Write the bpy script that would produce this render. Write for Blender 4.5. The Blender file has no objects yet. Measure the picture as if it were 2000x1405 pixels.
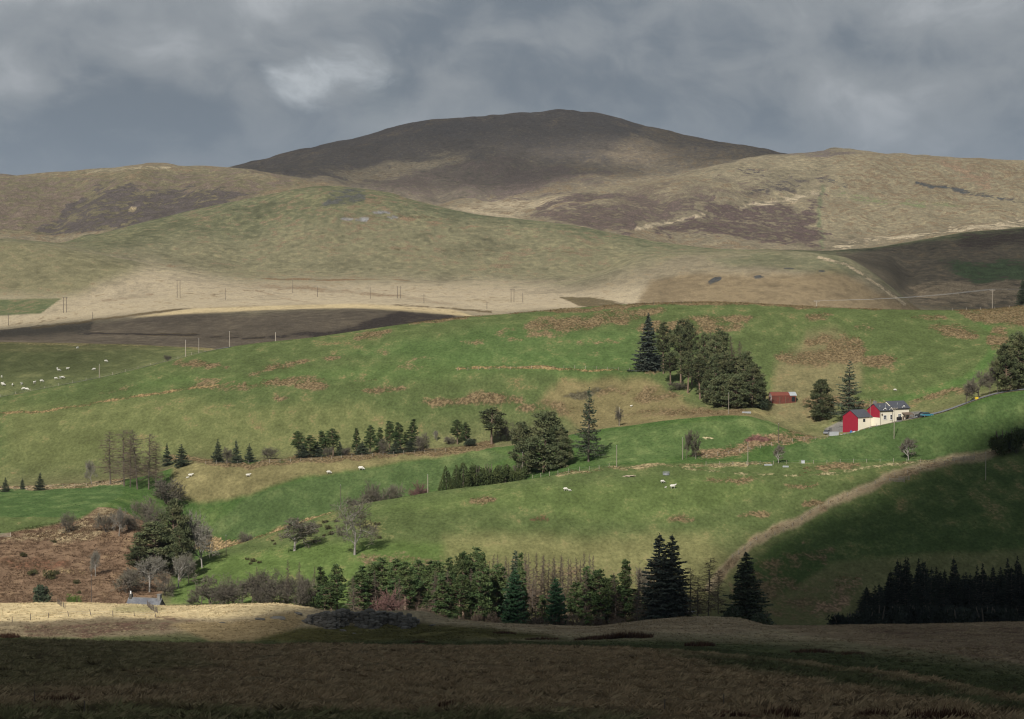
import bpy, bmesh, math, random
import numpy as np
from mathutils import Vector, Matrix
SC = bpy.context.scene
HAZE_DENSITY = 0.000024
COL = SC.collection
R = math.radians
# ------------------------------------------------------------------ camera
FPX, CX, CY, HOR = 5145.0, 1000.0, 702.5, 450.0        # photo pixels (2000 x 1405)
PITCH = math.atan((CY - HOR) / FPX)
cam_d = bpy.data.cameras.new('camera'); cam = bpy.data.objects.new('camera', cam_d); COL.objects.link(cam)
cam_d.sensor_width = 36.0; cam_d.lens = FPX / 2000 * 36.0
cam_d.clip_start = 1.0; cam_d.clip_end = 40000.0
cam.location = (0, 0, 0); cam.rotation_euler = (math.pi / 2 - PITCH, 0, 0)
SC.camera = cam
# ------------------------------------------------------------------ sun and sky
SUN_AZ, SUN_EL = R(18), R(36)          # azimuth measured from straight behind the camera towards its left
SUN_DIR = Vector((-math.sin(SUN_AZ) * math.cos(SUN_EL), -math.cos(SUN_AZ) * math.cos(SUN_EL), math.sin(SUN_EL)))
sun_d = bpy.data.lights.new('sun', 'SUN'); sun = bpy.data.objects.new('sun', sun_d); COL.objects.link(sun)
sun_d.energy = 4.6; sun_d.angle = R(0.6); sun_d.color = (1.0, 0.94, 0.86)
sun.location = (-300, -500, 600)
sun.rotation_euler = (-SUN_DIR).to_track_quat('-Z', 'Y').to_euler()
SC.view_settings.view_transform = 'Standard'; SC.view_settings.look = 'None'
SC.view_settings.exposure = 0.0; SC.view_settings.gamma = 1.0; SC.view_settings.use_curve_mapping = False
cy = SC.cycles
cy.max_bounces = 5; cy.diffuse_bounces = 2; cy.glossy_bounces = 2; cy.transmission_bounces = 3
cy.volume_bounces = 0; cy.transparent_max_bounces = 16; cy.use_denoising = True
cy.sample_clamp_indirect = 1.0; cy.use_adaptive_sampling = False; cy.filter_width = 1.15

class NT:
    """small helper round a node tree"""
    def __init__(s, tree): s.t = tree; s.n = tree.nodes; s.l = tree.links
    def add(s, kind, **kw):
        nd = s.n.new(kind)
        for k, v in kw.items():
            if k.startswith('i_'):
                key = k[2:]; key = int(key) if key.isdigit() else key
                s.set(nd.inputs[key], v)
            else: setattr(nd, k, v)
        return nd
    def set(s, sock, v):
        if hasattr(v, 'is_output'): s.l.new(v, sock)
        elif isinstance(v, (tuple, list)) and sock.type == 'RGBA' and len(v) == 3: sock.default_value = (*v, 1)
        else: sock.default_value = v
    def math(s, op, a, b=0.0, c=None, clamp=False):
        nd = s.n.new('ShaderNodeMath'); nd.operation = op; nd.use_clamp = clamp
        s.set(nd.inputs[0], a); s.set(nd.inputs[1], b)
        if c is not None: s.set(nd.inputs[2], c)
        return nd.outputs[0]
    def vmath(s, op, a, b=(0, 0, 0), out=0):
        nd = s.n.new('ShaderNodeVectorMath'); nd.operation = op
        s.set(nd.inputs[0], a)
        if op == 'SCALE': s.set(nd.inputs['Scale'], b)
        else: s.set(nd.inputs[1], b)
        return nd.outputs['Value'] if op in ('DOT_PRODUCT', 'LENGTH') else nd.outputs[0]
    def mix(s, f, a, b, blend='MIX'):
        nd = s.n.new('ShaderNodeMix'); nd.data_type = 'RGBA'; nd.blend_type = blend; nd.clamp_factor = True
        s.set(nd.inputs[0], f); s.set(nd.inputs[6], a); s.set(nd.inputs[7], b)
        return nd.outputs[2]
    def ramp(s, v, a, b, lo=0.0, hi=1.0):
        nd = s.n.new('ShaderNodeMapRange'); nd.interpolation_type = 'SMOOTHSTEP'
        s.set(nd.inputs[0], v)
        for i, q in enumerate((a, b, lo, hi)): s.set(nd.inputs[i + 1], q)
        return nd.outputs[0]
    def noise(s, vec, scale, detail=4.0, rough=0.55, dist=0.0):
        nd = s.n.new('ShaderNodeTexNoise'); s.set(nd.inputs['Vector'], vec)
        s.set(nd.inputs['Scale'], scale); s.set(nd.inputs['Detail'], detail); s.set(nd.inputs['Roughness'], rough)
        s.set(nd.inputs['Distortion'], dist)
        return nd.outputs[0]

world = bpy.data.worlds.new('World'); SC.world = world; world.use_nodes = True
w = NT(world.node_tree); w.n.clear()
sky = w.add('ShaderNodeTexSky', sky_type='NISHITA', sun_disc=False, sun_elevation=SUN_EL,
            sun_rotation=math.pi + SUN_AZ, altitude=300.0, air_density=1.0, dust_density=1.0)
tc = w.add('ShaderNodeTexCoord')
dirv = tc.outputs['Generated']
sep = w.add('ShaderNodeSeparateXYZ', i_0=dirv)
cv = w.add('ShaderNodeCombineXYZ', i_0=sep.outputs[0], i_1=sep.outputs[1], i_2=w.math('MULTIPLY', sep.outputs[2], 1.5))
wrp = w.add('ShaderNodeTexNoise'); w.set(wrp.inputs['Vector'], cv.outputs[0]); wrp.inputs['Scale'].default_value = 9.0; wrp.inputs['Detail'].default_value = 3.0
cw = w.vmath('ADD', cv.outputs[0], w.vmath('SCALE', w.vmath('SUBTRACT', wrp.outputs['Color'], (0.5, 0.5, 0.5)), 0.085))
big = w.noise(cw, 11.0, 7.0, 0.50)
c2 = w.vmath('ADD', cw, (3.1, 1.7, 0.9))
small = w.noise(c2, 40.0, 8.0, 0.60)
# lit from above and behind: a sample a little lower in the deck tells the bright shoulders from the dark bases
low = w.noise(w.vmath('ADD', cw, (0.0, 0.0, -0.028)), 11.0, 7.0, 0.50)
edge = w.math('SUBTRACT', big, low)
# a torn, sunlit gap between the clouds low over the hills
d0 = Vector(((655 - CX) / FPX, 1.0, (HOR - 135) / FPX)).normalized()
rel = w.vmath('SUBTRACT', w.vmath('ADD', dirv, w.vmath('SCALE', w.vmath('SUBTRACT', wrp.outputs['Color'], (0.5, 0.5, 0.5)), 0.02)), tuple(d0))
rs = w.add('ShaderNodeSeparateXYZ', i_0=rel)
lean = w.math('SUBTRACT', rs.outputs[0], w.math('MULTIPLY', rs.outputs[2], 0.9))
rr = w.math('ADD', w.math('POWER', w.math('ABSOLUTE', w.math('DIVIDE', lean, 0.021)), 2.0),
            w.math('POWER', w.math('ABSOLUTE', w.math('DIVIDE', rs.outputs[2], 0.012)), 2.0))
gap = w.ramp(w.math('ADD', rr, w.math('MULTIPLY', w.math('SUBTRACT', small, 0.5), 5.5)), 1.5, -0.9)
val = w.math('ADD', w.math('ADD', w.math('MULTIPLY', big, 0.74), w.math('MULTIPLY', small, 0.26)), w.math('MULTIPLY', edge, 0.55))
f1 = w.ramp(val, 0.36, 0.57); f2 = w.ramp(val, 0.54, 0.74)
cloud = w.mix(f1, (1.66, 2.00, 2.38), (2.75, 3.02, 3.28)); cloud = w.mix(f2, cloud, (4.15, 4.4, 4.65))
hz = w.ramp(sep.outputs[2], 0.060, 0.018)                   # the deck greys into slate blue towards the horizon
cloud = w.mix(w.math('MULTIPLY', hz, 0.62), cloud, (1.62, 2.10, 2.65))
cloud = w.mix(w.math('MULTIPLY', gap, 0.75), cloud, (5.9, 6.3, 6.6))
thin = w.math('MULTIPLY', w.ramp(w.noise(c2, 4.0, 3.0), 0.62, 0.75), 0.25)
colw = w.mix(thin, cloud, sky.outputs[0])
bg = w.add('ShaderNodeBackground', i_0=colw, i_1=0.1)
wo = w.add('ShaderNodeOutputWorld'); w.l.new(bg.outputs[0], wo.inputs[0])

# ------------------------------------------------------------------ numeric helpers
def px_dir(x, y):
    a = (np.asarray(x, float) - CX) / FPX; b = (CY - np.asarray(y, float)) / FPX
    dy = math.cos(PITCH) + b * math.sin(PITCH); dz = -math.sin(PITCH) + b * math.cos(PITCH)
    return a / dy, dz / dy                                  # X/Y and Z/Y of the ray
def to_px(u, s):
    cp, sp = math.cos(PITCH), math.sin(PITCH)
    b = (s * cp + sp) / (cp - s * sp); dy = cp + b * sp
    return CX + FPX * u * dy, CY - FPX * b
def hash2(ix, iy, seed):
    h = (ix.astype(np.int64) * 374761393 + iy.astype(np.int64) * 668265263 + seed * 1442695041) & 0xffffffff
    h = ((h ^ (h >> 13)) * 1274126177) & 0xffffffff
    return ((h ^ (h >> 16)) & 0xffffff) / float(0xffffff)
def vnoise(x, y, seed=0):
    x0 = np.floor(x); y0 = np.floor(y); fx = x - x0; fy = y - y0
    fx = fx * fx * fx * (fx * (fx * 6 - 15) + 10); fy = fy * fy * fy * (fy * (fy * 6 - 15) + 10)
    a = hash2(x0, y0, seed); b = hash2(x0 + 1, y0, seed); c = hash2(x0, y0 + 1, seed); d = hash2(x0 + 1, y0 + 1, seed)
    return (a + (b - a) * fx) * (1 - fy) + (c + (d - c) * fx) * fy
def fbm(x, y, octv=4, seed=0, gain=0.5):
    r = 0; a = 1.0; t = 0
    for i in range(octv):
        r = r + a * vnoise(x * 2 ** i + 17.3 * i, y * 2 ** i - 9.1 * i, seed + i); t += a; a *= gain
    return r / t
def pchip_slopes(x, y):
    h = np.diff(x, axis=0); d = np.diff(y, axis=0) / h
    m = np.zeros_like(y)
    w1 = 2 * h[1:] + h[:-1]; w2 = h[1:] + 2 * h[:-1]
    same = d[1:] * d[:-1] > 0
    with np.errstate(divide='ignore', invalid='ignore'):
        hm = (w1 + w2) / (w1 / d[:-1] + w2 / d[1:])
    m[1:-1] = np.where(same, hm, 0.0); m[0] = d[0]; m[-1] = d[-1]
    return m
def hermite(x0, x1, y0, y1, m0, m1, x):
    h = x1 - x0; t = (x - x0) / h
    return ((1 + 2 * t) * (1 - t) ** 2) * y0 + t * (1 - t) ** 2 * h * m0 + t * t * (3 - 2 * t) * y1 + t * t * (t - 1) * h * m1
def interp1(pts, xs):
    p = np.array(pts, float); x, y = p[:, 0], p[:, 1]
    if len(x) == 1: return np.full_like(xs, y[0])
    m = pchip_slopes(x[:, None], y[:, None])[:, 0] if len(x) > 2 else np.full(2, (y[1] - y[0]) / (x[1] - x[0]))
    xc = np.clip(xs, x[0], x[-1]); i = np.clip(np.searchsorted(x, xc) - 1, 0, len(x) - 2)
    return hermite(x[i], x[i + 1], y[i], y[i + 1], m[i], m[i + 1], xc)
def seg_dist(px, py, ax, ay, bx, by):
    dx, dy = bx - ax, by - ay; L = dx * dx + dy * dy + 1e-12
    t = np.clip(((px - ax) * dx + (py - ay) * dy) / L, 0, 1)
    return np.hypot(px - ax - t * dx, py - ay - t * dy)
def poly_sd(px, py, poly):
    """signed distance to a polygon, positive inside"""
    d = np.full(px.shape, 1e9); ins = np.zeros(px.shape, bool); n = len(poly)
    for i in range(n):
        ax, ay = poly[i]; bx, by = poly[(i + 1) % n]
        d = np.minimum(d, seg_dist(px, py, ax, ay, bx, by))
        c = ((ay > py) != (by > py))
        if ay != by: ins ^= c & (px < (bx - ax) * (py - ay) / (by - ay) + ax)
    return np.where(ins, d, -d)
def line_d(px, py, pts):
    d = np.full(px.shape, 1e9)
    for (ax, ay), (bx, by) in zip(pts[:-1], pts[1:]): d = np.minimum(d, seg_dist(px, py, ax, ay, bx, by))
    return d
def sstep(v, a, b):
    t = np.clip((v - a) / (b - a), 0, 1); return t * t * (3 - 2 * t)

# ------------------------------------------------------------------ the lie of the land
# ground profile: successive contour lines from near to far; y in photo pixels and distance in metres along x
S_LINE = [(-600, 1010), (150, 1010), (250, 1015), (300, 1040), (345, 1108), (400, 1083), (480, 1058), (550, 1035), (620, 1010), (700, 986),
          (800, 969), (850, 960), (950, 948), (1050, 934), (1130, 920), (1200, 912), (1330, 908), (1600, 904), (1900, 897), (2000, 880), (2600, 820)]
R_LINE = [(-600, 1176), (0, 1178), (120, 1177), (250, 1181), (330, 1185), (430, 1182), (520, 1179), (590, 1185), (640, 1193), (820, 1193),
          (880, 1208), (1000, 1217), (1150, 1222), (1220, 1215), (1300, 1207), (1380, 1203), (1440, 1206), (1510, 1221), (1600, 1222), (1750, 1220), (2000, 1214), (2600, 1205)]
N_LINE = [(-600, 1262), (0, 1252), (500, 1260), (1000, 1257), (1300, 1266), (1500, 1285), (1700, 1312), (1850, 1335), (2000, 1362), (2600, 1440)]
G_LINE = [(-600, 880), (0, 776), (100, 756), (200, 737), (330, 705), (420, 683), (480, 673), (600, 660), (740, 640), (900, 620), (1000, 612), (1130, 601),
          (1250, 594), (1400, 591), (1550, 597), (1700, 604), (1850, 606), (1930, 604), (2000, 598), (2600, 585)]
T_LINE = [(-600, 960), (0, 952), (250, 935), (400, 901), (560, 897), (850, 880), (1000, 870), (1200, 836), (1450, 812), (1540, 838), (1600, 852), (1640, 848), (1720, 829), (1830, 809), (1950, 772), (2000, 765), (2600, 690)]
LC_LINE = [(-600, 655), (0, 668), (200, 672), (330, 678), (420, 683), (520, 700), (700, 700), (1200, 650), (2000, 640), (2600, 640)]
V1_LINE = [(-600, 668), (0, 650), (50, 645), (200, 626), (350, 612), (500, 606), (700, 602), (850, 608), (950, 616), (1100, 606), (1300, 640), (1700, 640), (2000, 620), (2600, 600)]
LH_LINE = [(-600, 440), (0, 472), (60, 476), (150, 492), (300, 520), (450, 542), (600, 547), (800, 551), (1000, 555), (1100, 552), (1180, 530), (1250, 505), (1330, 497),
           (1450, 494), (1550, 490), (1640, 500), (1700, 530), (1760, 575), (1800, 604), (1900, 625), (2000, 625), (2600, 620)]
K_LINE = [(-600, 436), (0, 468), (110, 476), (200, 455), (300, 430), (400, 405), (500, 385), (580, 370), (640, 363), (720, 370), (800, 388), (870, 405), (950, 420),
          (1100, 437), (1200, 455), (1280, 470), (1400, 484), (1500, 487), (1600, 489), (1700, 485), (1800, 468), (1900, 452), (2000, 445), (2600, 410)]
RH_LINE = [(-600, 360), (0, 342), (100, 335), (200, 325), (280, 321), (400, 323), (480, 330), (560, 344), (610, 358), (660, 372), (760, 388), (870, 400), (1000, 394), (1100, 377),
           (1200, 361), (1300, 344), (1400, 320), (1500, 304), (1560, 297), (1620, 292), (1690, 299), (1850, 308), (2000, 312), (2600, 300)]
M_LINE = [(-600, 352), (300, 345), (430, 331), (500, 315), (600, 288), (700, 268), (780, 248), (850, 235), (900, 230), (1000, 220), (1060, 217), (1095, 214.5), (1150, 218), (1220, 233),
          (1300, 255), (1400, 275), (1470, 284), (1530, 297), (1620, 306), (2600, 345)]
def off(line, dy): return [(x, y + dy) for x, y in line]
CUR = [  # (y line, distance line, rows to the next curve)
    ([(0, 1750)], [(0, 55)], 10),                                                                  # 0 below the frame
    ([(0, 1408)], [(0, 135)], 60),                                                                 # 1
    ([(-600, 1335), (1000, 1335), (1600, 1350), (2000, 1386), (2600, 1440 + 10)], [(-600, 235), (1000, 235), (1600, 205), (2000, 176), (2600, 160)], 50),  # 2
    (N_LINE, [(-600, 410), (1000, 410), (1300, 385), (1600, 310), (2000, 225), (2600, 190)], 8),     # 3 near shoulder
    (off(N_LINE, 1.5), [(-600, 440), (1000, 432), (1300, 415), (1600, 350), (2000, 270), (2600, 240)], 30),  # 4
    ([(-600, 1222), (0, 1225), (350, 1222), (560, 1225), (640, 1228), (800, 1230), (880, 1238), (1100, 1243), (1300, 1236), (1500, 1242), (2000, 1262), (2600, 1280)],
     [(-600, 520), (0, 520), (540, 520), (620, 562), (800, 560), (900, 520), (1500, 490), (2000, 430), (2600, 400)], 60),                # 5
    (R_LINE, [(-600, 620), (560, 610), (640, 582), (800, 580), (900, 588), (1400, 610), (2000, 600)], 6),                     # 6 moor ridge
    (off(R_LINE, 26), [(-600, 650), (600, 645), (900, 625), (1400, 640), (1600, 632), (2000, 630)], 8),           # 7 hidden ditch
    (off(R_LINE, -3), [(-600, 685), (600, 680), (1000, 668), (1500, 668), (2000, 665)], 50),         # 8 foot of the slope
    ([(-600, 1090), (0, 1085), (250, 1098), (345, 1135), (450, 1120), (700, 1080), (1000, 1065), (1300, 1060), (1500, 1060), (2000, 1020), (2600, 1000)],
     [(-600, 728), (0, 728), (700, 735), (1300, 742), (2000, 755)], 56),                             # 9
    (S_LINE, [(-600, 780), (345, 775), (500, 790), (850, 815), (1200, 822), (1600, 818), (2000, 822)], 8),  # 10 spur
    ([(-600, 995), (200, 1000), (290, 1032), (345, 1125), (480, 1078), (620, 1031), (850, 982), (1000, 955), (1100, 930), (1180, 909), (1330, 902), (1600, 897), (1900, 888), (2000, 870), (2600, 812)],
     [(-600, 790), (345, 806), (500, 822), (850, 850), (1200, 832), (1600, 826), (2000, 828)], 8),    # 11 stream cut
    ([(-600, 985), (200, 985), (290, 1022), (345, 1096), (480, 1050), (620, 1004), (850, 952), (1000, 928), (1100, 908), (1180, 896), (1330, 886), (1550, 880), (1800, 862), (1950, 835), (2600, 780)],
     [(-600, 805), (345, 835), (500, 850), (850, 878), (1200, 850), (1600, 838), (2000, 838)], 40),   # 12
    (T_LINE, [(-600, 900), (400, 918), (850, 930), (1200, 910), (1500, 880), (1640, 858), (2000, 858)], 10),  # 13 tree belt / brow below the farm
    ([(x, y - (2.0 if x < 1500 else -1.0)) for x, y in T_LINE], [(-600, 906), (400, 924), (850, 936), (1200, 916), (1500, 890), (1640, 868), (2000, 868)], 8),  # 14
    ([(x, y - (9 if x < 1500 else 7)) for x, y in T_LINE], [(-600, 918), (400, 938), (850, 950), (1200, 932), (1500, 912), (1640, 893), (2000, 893)], 60),  # 15 yard and lane
    ([(-600, 905), (0, 842), (400, 770), (800, 738), (1200, 712), (1450, 722), (1600, 716), (1750, 705), (2000, 672), (2600, 640)],
     [(-600, 985), (0, 990), (400, 1010), (1200, 1000), (1600, 985), (2000, 985)], 60),               # 16
    (G_LINE, [(-600, 1070), (0, 1075), (420, 1120), (1000, 1130), (1400, 1110), (2000, 1120)], 6),     # 17 green ridge
    (off(G_LINE, 9), [(-600, 1095), (0, 1105), (420, 1165), (1000, 1200), (1400, 1190), (2000, 1200)], 6),  # 18 hidden
    ([(-600, 760), (0, 745), (200, 726), (330, 704), (420, 688), (520, 705), (740, 690), (1000, 665), (1400, 640), (2000, 630), (2600, 630)],
     [(-600, 1140), (0, 1150), (420, 1205), (1000, 1260), (2000, 1260)], 24),                         # 19 sheep meadow
    (LC_LINE, [(-600, 1320), (420, 1330), (1000, 1340), (2000, 1340)], 6),                            # 20 its brow
    ([(x, y + 3) for x, y in LC_LINE], [(-600, 1365), (420, 1375), (1000, 1390), (2000, 1390)], 6),    # 21
    ([(-600, 650), (0, 664), (200, 668), (330, 672), (420, 676), (520, 678), (700, 672), (1000, 655), (1300, 650), (2000, 630), (2600, 630)], [(-600, 1430), (2600, 1430)], 22),   # 22 valley moor
    (V1_LINE, [(-600, 1700), (700, 1740), (2000, 1740)], 22),                                         # 23 track
    ([(-600, 560), (0, 590), (200, 585), (500, 580), (800, 582), (1000, 585), (1100, 585), (1250, 570), (1400, 560), (1550, 560), (1700, 590), (1800, 620), (2000, 624), (2600, 620)], [(-600, 1900), (600, 2000), (1200, 2000), (1500, 1950), (2000, 1900)], 40),  # 24
    (LH_LINE, [(-600, 2250), (500, 2250), (1100, 2230), (1500, 2200), (1800, 2000), (2600, 1990)], 5),   # 25
    ([(x, y + (4 if x < 350 else (5 if x > 1500 else -0.6))) for x, y in LH_LINE], [(-600, 2330), (500, 2290), (1100, 2270), (1500, 2270), (1800, 2060), (2600, 2050)], 6),  # 26
    ([(-600, 441), (0, 474), (110, 483), (200, 496), (350, 522), (500, 540), (800, 545), (1000, 548), (1150, 536), (1280, 502), (1500, 494), (1640, 504), (1720, 540), (1790, 596), (1900, 604), (2000, 600), (2600, 600)],
     [(-600, 2400), (500, 2330), (1500, 2340), (1800, 2150), (2600, 2150)], 56),                       # 27
    (K_LINE, [(-600, 2700), (640, 2850), (1300, 2700), (1600, 2750), (2000, 3000)], 5),                # 28 knoll
    (off(K_LINE, 5), [(-600, 2800), (640, 3000), (1300, 2790), (1600, 2850), (2000, 3120)], 5),        # 29
    (off(K_LINE, -2), [(-600, 2930), (640, 3200), (1300, 2930), (1600, 3000), (2000, 3270)], 66),      # 30
    (RH_LINE, [(-600, 3700), (560, 3800), (900, 3700), (1300, 4000), (1620, 4300), (2600, 4500)], 5),   # 31 brown hill and right hill
    ([(x, y + (4 if x < 640 or x > 1250 else -0.5)) for x, y in RH_LINE], [(-600, 3850), (560, 3950), (900, 3820), (1300, 4130), (1620, 4450), (2600, 4650)], 5),   # 32
    ([(-600, 362), (0, 345), (300, 335), (480, 336), (600, 347), (660, 356), (760, 372), (870, 385), (1000, 382), (1100, 366), (1200, 350), (1300, 336), (1400, 316), (1500, 306), (1620, 310), (2600, 350)],
     [(-600, 4150), (560, 4150), (900, 4000), (1300, 4350), (1620, 4700), (2600, 4900)], 70),           # 33 mountain foot
    (M_LINE, [(-600, 5300), (1000, 5600), (2600, 5600)], 4),                                            # 34 mountain
    (off(M_LINE, 22), [(-600, 6000), (1000, 6300), (2600, 6300)], 4),                                   # 35
    ([(-600, 330), (-60, 334), (20, 336), (48, 341), (90, 336.5), (130, 342), (400, 360), (1000, 360), (2600, 350)], [(0, 9000)], 3),  # 36 far hill
    ([(0, 420)], [(0, 12500)], 0),                                                                      # 37
]
NK = len(CUR)
XS = np.concatenate([np.linspace(-900, -20, 60), np.arange(-16, 2017, 3.0), np.linspace(2021, 2900, 60)])
U = px_dir(XS, np.full_like(XS, 600.0))[0]
NC = len(XS)
KE = np.zeros((NK, NC)); KD = np.zeros((NK, NC))
for k, (yl, dl, _) in enumerate(CUR):
    yy = interp1(yl, XS); KE[k] = px_dir(XS, yy)[1]; KD[k] = interp1(dl, XS)
for k in range(1, NK): KD[k] = np.maximum(KD[k], KD[k - 1] + 6)
KM = pchip_slopes(KD, KE)
DG, EG, SEG = [], [], []
for k in range(NK - 1):
    n = CUR[k][2]
    for j in range(n):
        t = j / n
        d = KD[k] * (1 - t) + KD[k + 1] * t
        DG.append(d); EG.append(hermite(KD[k], KD[k + 1], KE[k], KE[k + 1], KM[k], KM[k + 1], d)); SEG.append(k + t)
DG.append(KD[-1]); EG.append(KE[-1]); SEG.append(NK - 1.0)
DG = np.array(DG); EG = np.array(EG); SEG = np.array(SEG); NR = len(SEG)
XG = U[None, :] * DG; YG = DG
ZG = EG * DG
# relief: folds and hummocks in world space, growing with the size of the hills they belong to
def relief(X, Y, D):
    fo = fbm(X / 14, Y / 22, 3, 5) - 0.5
    mid = fbm(X / 60, Y / 75, 4, 11) - 0.5
    far = fbm(X / 260, Y / 330, 5, 23) - 0.5
    gul = 1 - np.abs(2 * fbm(X / 150 + 3.3, Y / 420, 4, 31) - 1)
    a_f = 0.75 * sstep(D, 120, 300) * (1 - sstep(D, 640, 900)) + 0.35 * sstep(D, 640, 900)
    a_m = 1.3 * sstep(D, 150, 400) + 0.5 * sstep(D, 400, 700) + 3.5 * sstep(D, 1500, 2600)
    a_h = 22.0 * sstep(D, 2100, 3600)
    a_g = 22.0 * sstep(D, 2200, 4000)
    gu2 = 1 - np.abs(2 * fbm(X / 75 + 9.1, Y / 190, 3, 57) - 1)
    return fo * a_f + mid * a_m + far * a_h - (gul - 0.6) * a_g - (gu2 - 0.6) * 8.0 * sstep(D, 2300, 3200)
rel_ = relief(XG, YG, DG)
# keep the brows where they stand: fade relief near the contour lines that form skylines
segf = SEG[:, None]
fade = np.ones_like(SEG)
for k in (6, 10, 17, 20, 28, 31, 34): fade *= 1 - 0.75 * np.exp(-((SEG - k) / 0.18) ** 2)
ZG = ZG + rel_ * fade[:, None]
ZG = ZG + (np.exp(-((SEG - 34) / 0.12) ** 2)[:, None]) * (fbm(XG / 45, YG / 60, 4, 71) - 0.5) * 7.0
PXG, PYG = to_px(np.broadcast_to(U, DG.shape), ZG / DG)
BRACKEN_BANK = [(1385, 1150), (1410, 1115), (1440, 1085), (1480, 1058), (1530, 1030), (1600, 1000), (1680, 968), (1750, 938), (1830, 918), (1900, 896), (1960, 885), (2010, 868)]
bank = np.exp(-(line_d(PXG, PYG, BRACKEN_BANK) / 5.0) ** 2) * ((segf > 8) & (segf < 13))
ZG = ZG + 1.0 * bank
EGR = ZG / DG
PXG, PYG = to_px(np.broadcast_to(U, DG.shape), EGR)

def col_at(x):
    x = float(np.clip(x, XS[0], XS[-1] - 1e-6)); i = int(np.searchsorted(XS, x, side='right') - 1); i = min(max(i, 0), NC - 2)
    return i, (x - XS[i]) / (XS[i + 1] - XS[i])
def ground(x, D):
    """world point on the ground under photo column x at distance D"""
    i, f = col_at(x)
    u = U[i] * (1 - f) + U[i + 1] * f
    z = np.interp(D, DG[:, i], ZG[:, i]) * (1 - f) + np.interp(D, DG[:, i + 1], ZG[:, i + 1]) * f
    return Vector((u * D, D, z))
def hit(x, y, k0=0.0, k1=99.0):
    """distance at which the ray through a photo pixel first meets ground between two contour lines"""
    i, f = col_at(x); s = px_dir(x, y)[1]
    e = EGR[:, i] * (1 - f) + EGR[:, i + 1] * f; d = DG[:, i] * (1 - f) + DG[:, i + 1] * f
    ok = np.where((SEG >= k0) & (SEG <= k1) & (e >= s))[0]
    if len(ok) == 0:
        m = (SEG >= k0) & (SEG <= k1); j = np.where(m)[0][np.argmax(e[m])]; return float(d[j])
    j = ok[0]
    if j == 0 or SEG[j - 1] < k0: return float(d[j])
    t = (s - e[j - 1]) / max(e[j] - e[j - 1], 1e-9)
    return float(d[j - 1] + np.clip(t, 0, 1) * (d[j] - d[j - 1]))
UPX0 = XS
def height(X, Y):
    """ground height under a world position"""
    u = X / Y; x = float(np.interp(u, U, XS)); return ground(x, Y).z
def spot(x, y, k0=0.0, k1=99.0): return ground(x, hit(x, y, k0, k1))
# ------------------------------------------------------------------ naming helpers
def tag(o, label=None, cat=None, group=None, kind=None):
    if label: o['label'] = label
    if cat: o['category'] = cat
    if group: o['group'] = group
    if kind: o['kind'] = kind
    return o
def mesh_np(name, verts, faces, mat=None, smooth=False):
    """mesh from numpy arrays; faces is (n,3) or (n,4), or a list of such arrays"""
    me = bpy.data.meshes.new(name); verts = np.asarray(verts, np.float32)
    fl = faces if isinstance(faces, list) else [faces]
    fl = [np.asarray(f, np.int32) for f in fl if len(f)]
    me.vertices.add(len(verts)); me.vertices.foreach_set('co', verts.ravel())
    tot = np.concatenate([np.full(len(f), f.shape[1], np.int32) for f in fl]); idx = np.concatenate([f.ravel() for f in fl])
    me.loops.add(len(idx)); me.loops.foreach_set('vertex_index', idx)
    me.polygons.add(len(tot)); st = np.zeros(len(tot), np.int32); st[1:] = np.cumsum(tot)[:-1]
    me.polygons.foreach_set('loop_start', st)
    if smooth: me.polygons.foreach_set('use_smooth', np.ones(len(tot), bool))
    me.update(calc_edges=True)
    if mat: me.materials.append(mat)
    return me
def obj(name, me, parent=None, loc=(0, 0, 0), rot=(0, 0, 0), scale=(1, 1, 1)):
    o = bpy.data.objects.new(name, me); COL.objects.link(o); o.parent = parent
    o.location = loc; o.rotation_euler = rot; o.scale = scale
    return o
def thing(name, loc, label, cat, group=None, rz=0.0, scale=(1, 1, 1)):
    o = bpy.data.objects.new(name, None); COL.objects.link(o); o.location = loc; o.rotation_euler = (0, 0, rz); o.scale = scale
    o.empty_display_size = 0.5
    return tag(o, label, cat, group)
MATS = {}
def mat(name, color, rough=0.9, var=0.25, scale=1.0, bump=0.0, spec=0.2, rnd=0.0, tint=None, metal=0.0, coat=0.0):
    """plain procedural surface: a base colour with noise wear, optional relief and object-to-object drift"""
    if name in MATS: return MATS[name]
    m = bpy.data.materials.new(name); m.use_nodes = True; t = NT(m.node_tree); t.n.clear()
    co = t.add('ShaderNodeTexCoord').outputs['Object']
    n = t.noise(co, scale, 4.0, 0.6)
    f = t.math('MULTIPLY_ADD', n, 2 * var, 1 - var)
    if rnd:
        oi = t.add('ShaderNodeObjectInfo')
        f = t.math('MULTIPLY', f, t.math('MULTIPLY_ADD', oi.outputs['Random'], 2 * rnd, 1 - rnd))
    base = color
    if tint: base = t.mix(t.ramp(t.noise(t.vmath('ADD', co, (5.1, 2.3, 8.8)), scale * 0.37, 3.0), 0.4, 0.62), color, tint)
    c = t.vmath('SCALE', t.mix(0.0, base, base) if not hasattr(base, 'is_output') else base, f)
    p = t.add('ShaderNodeBsdfPrincipled', i_Roughness=rough, i_Metallic=metal)
    t.set(p.inputs['Base Color'], c); p.inputs['Specular IOR Level'].default_value = spec
    p.inputs['Coat Weight'].default_value = coat
    if bump:
        b = t.add('ShaderNodeBump', i_Strength=1.0, i_Distance=bump, i_Height=n); t.l.new(b.outputs[0], p.inputs['Normal'])
    o = t.add('ShaderNodeOutputMaterial'); t.l.new(p.outputs[0], o.inputs[0])
    MATS[name] = m; return m

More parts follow.
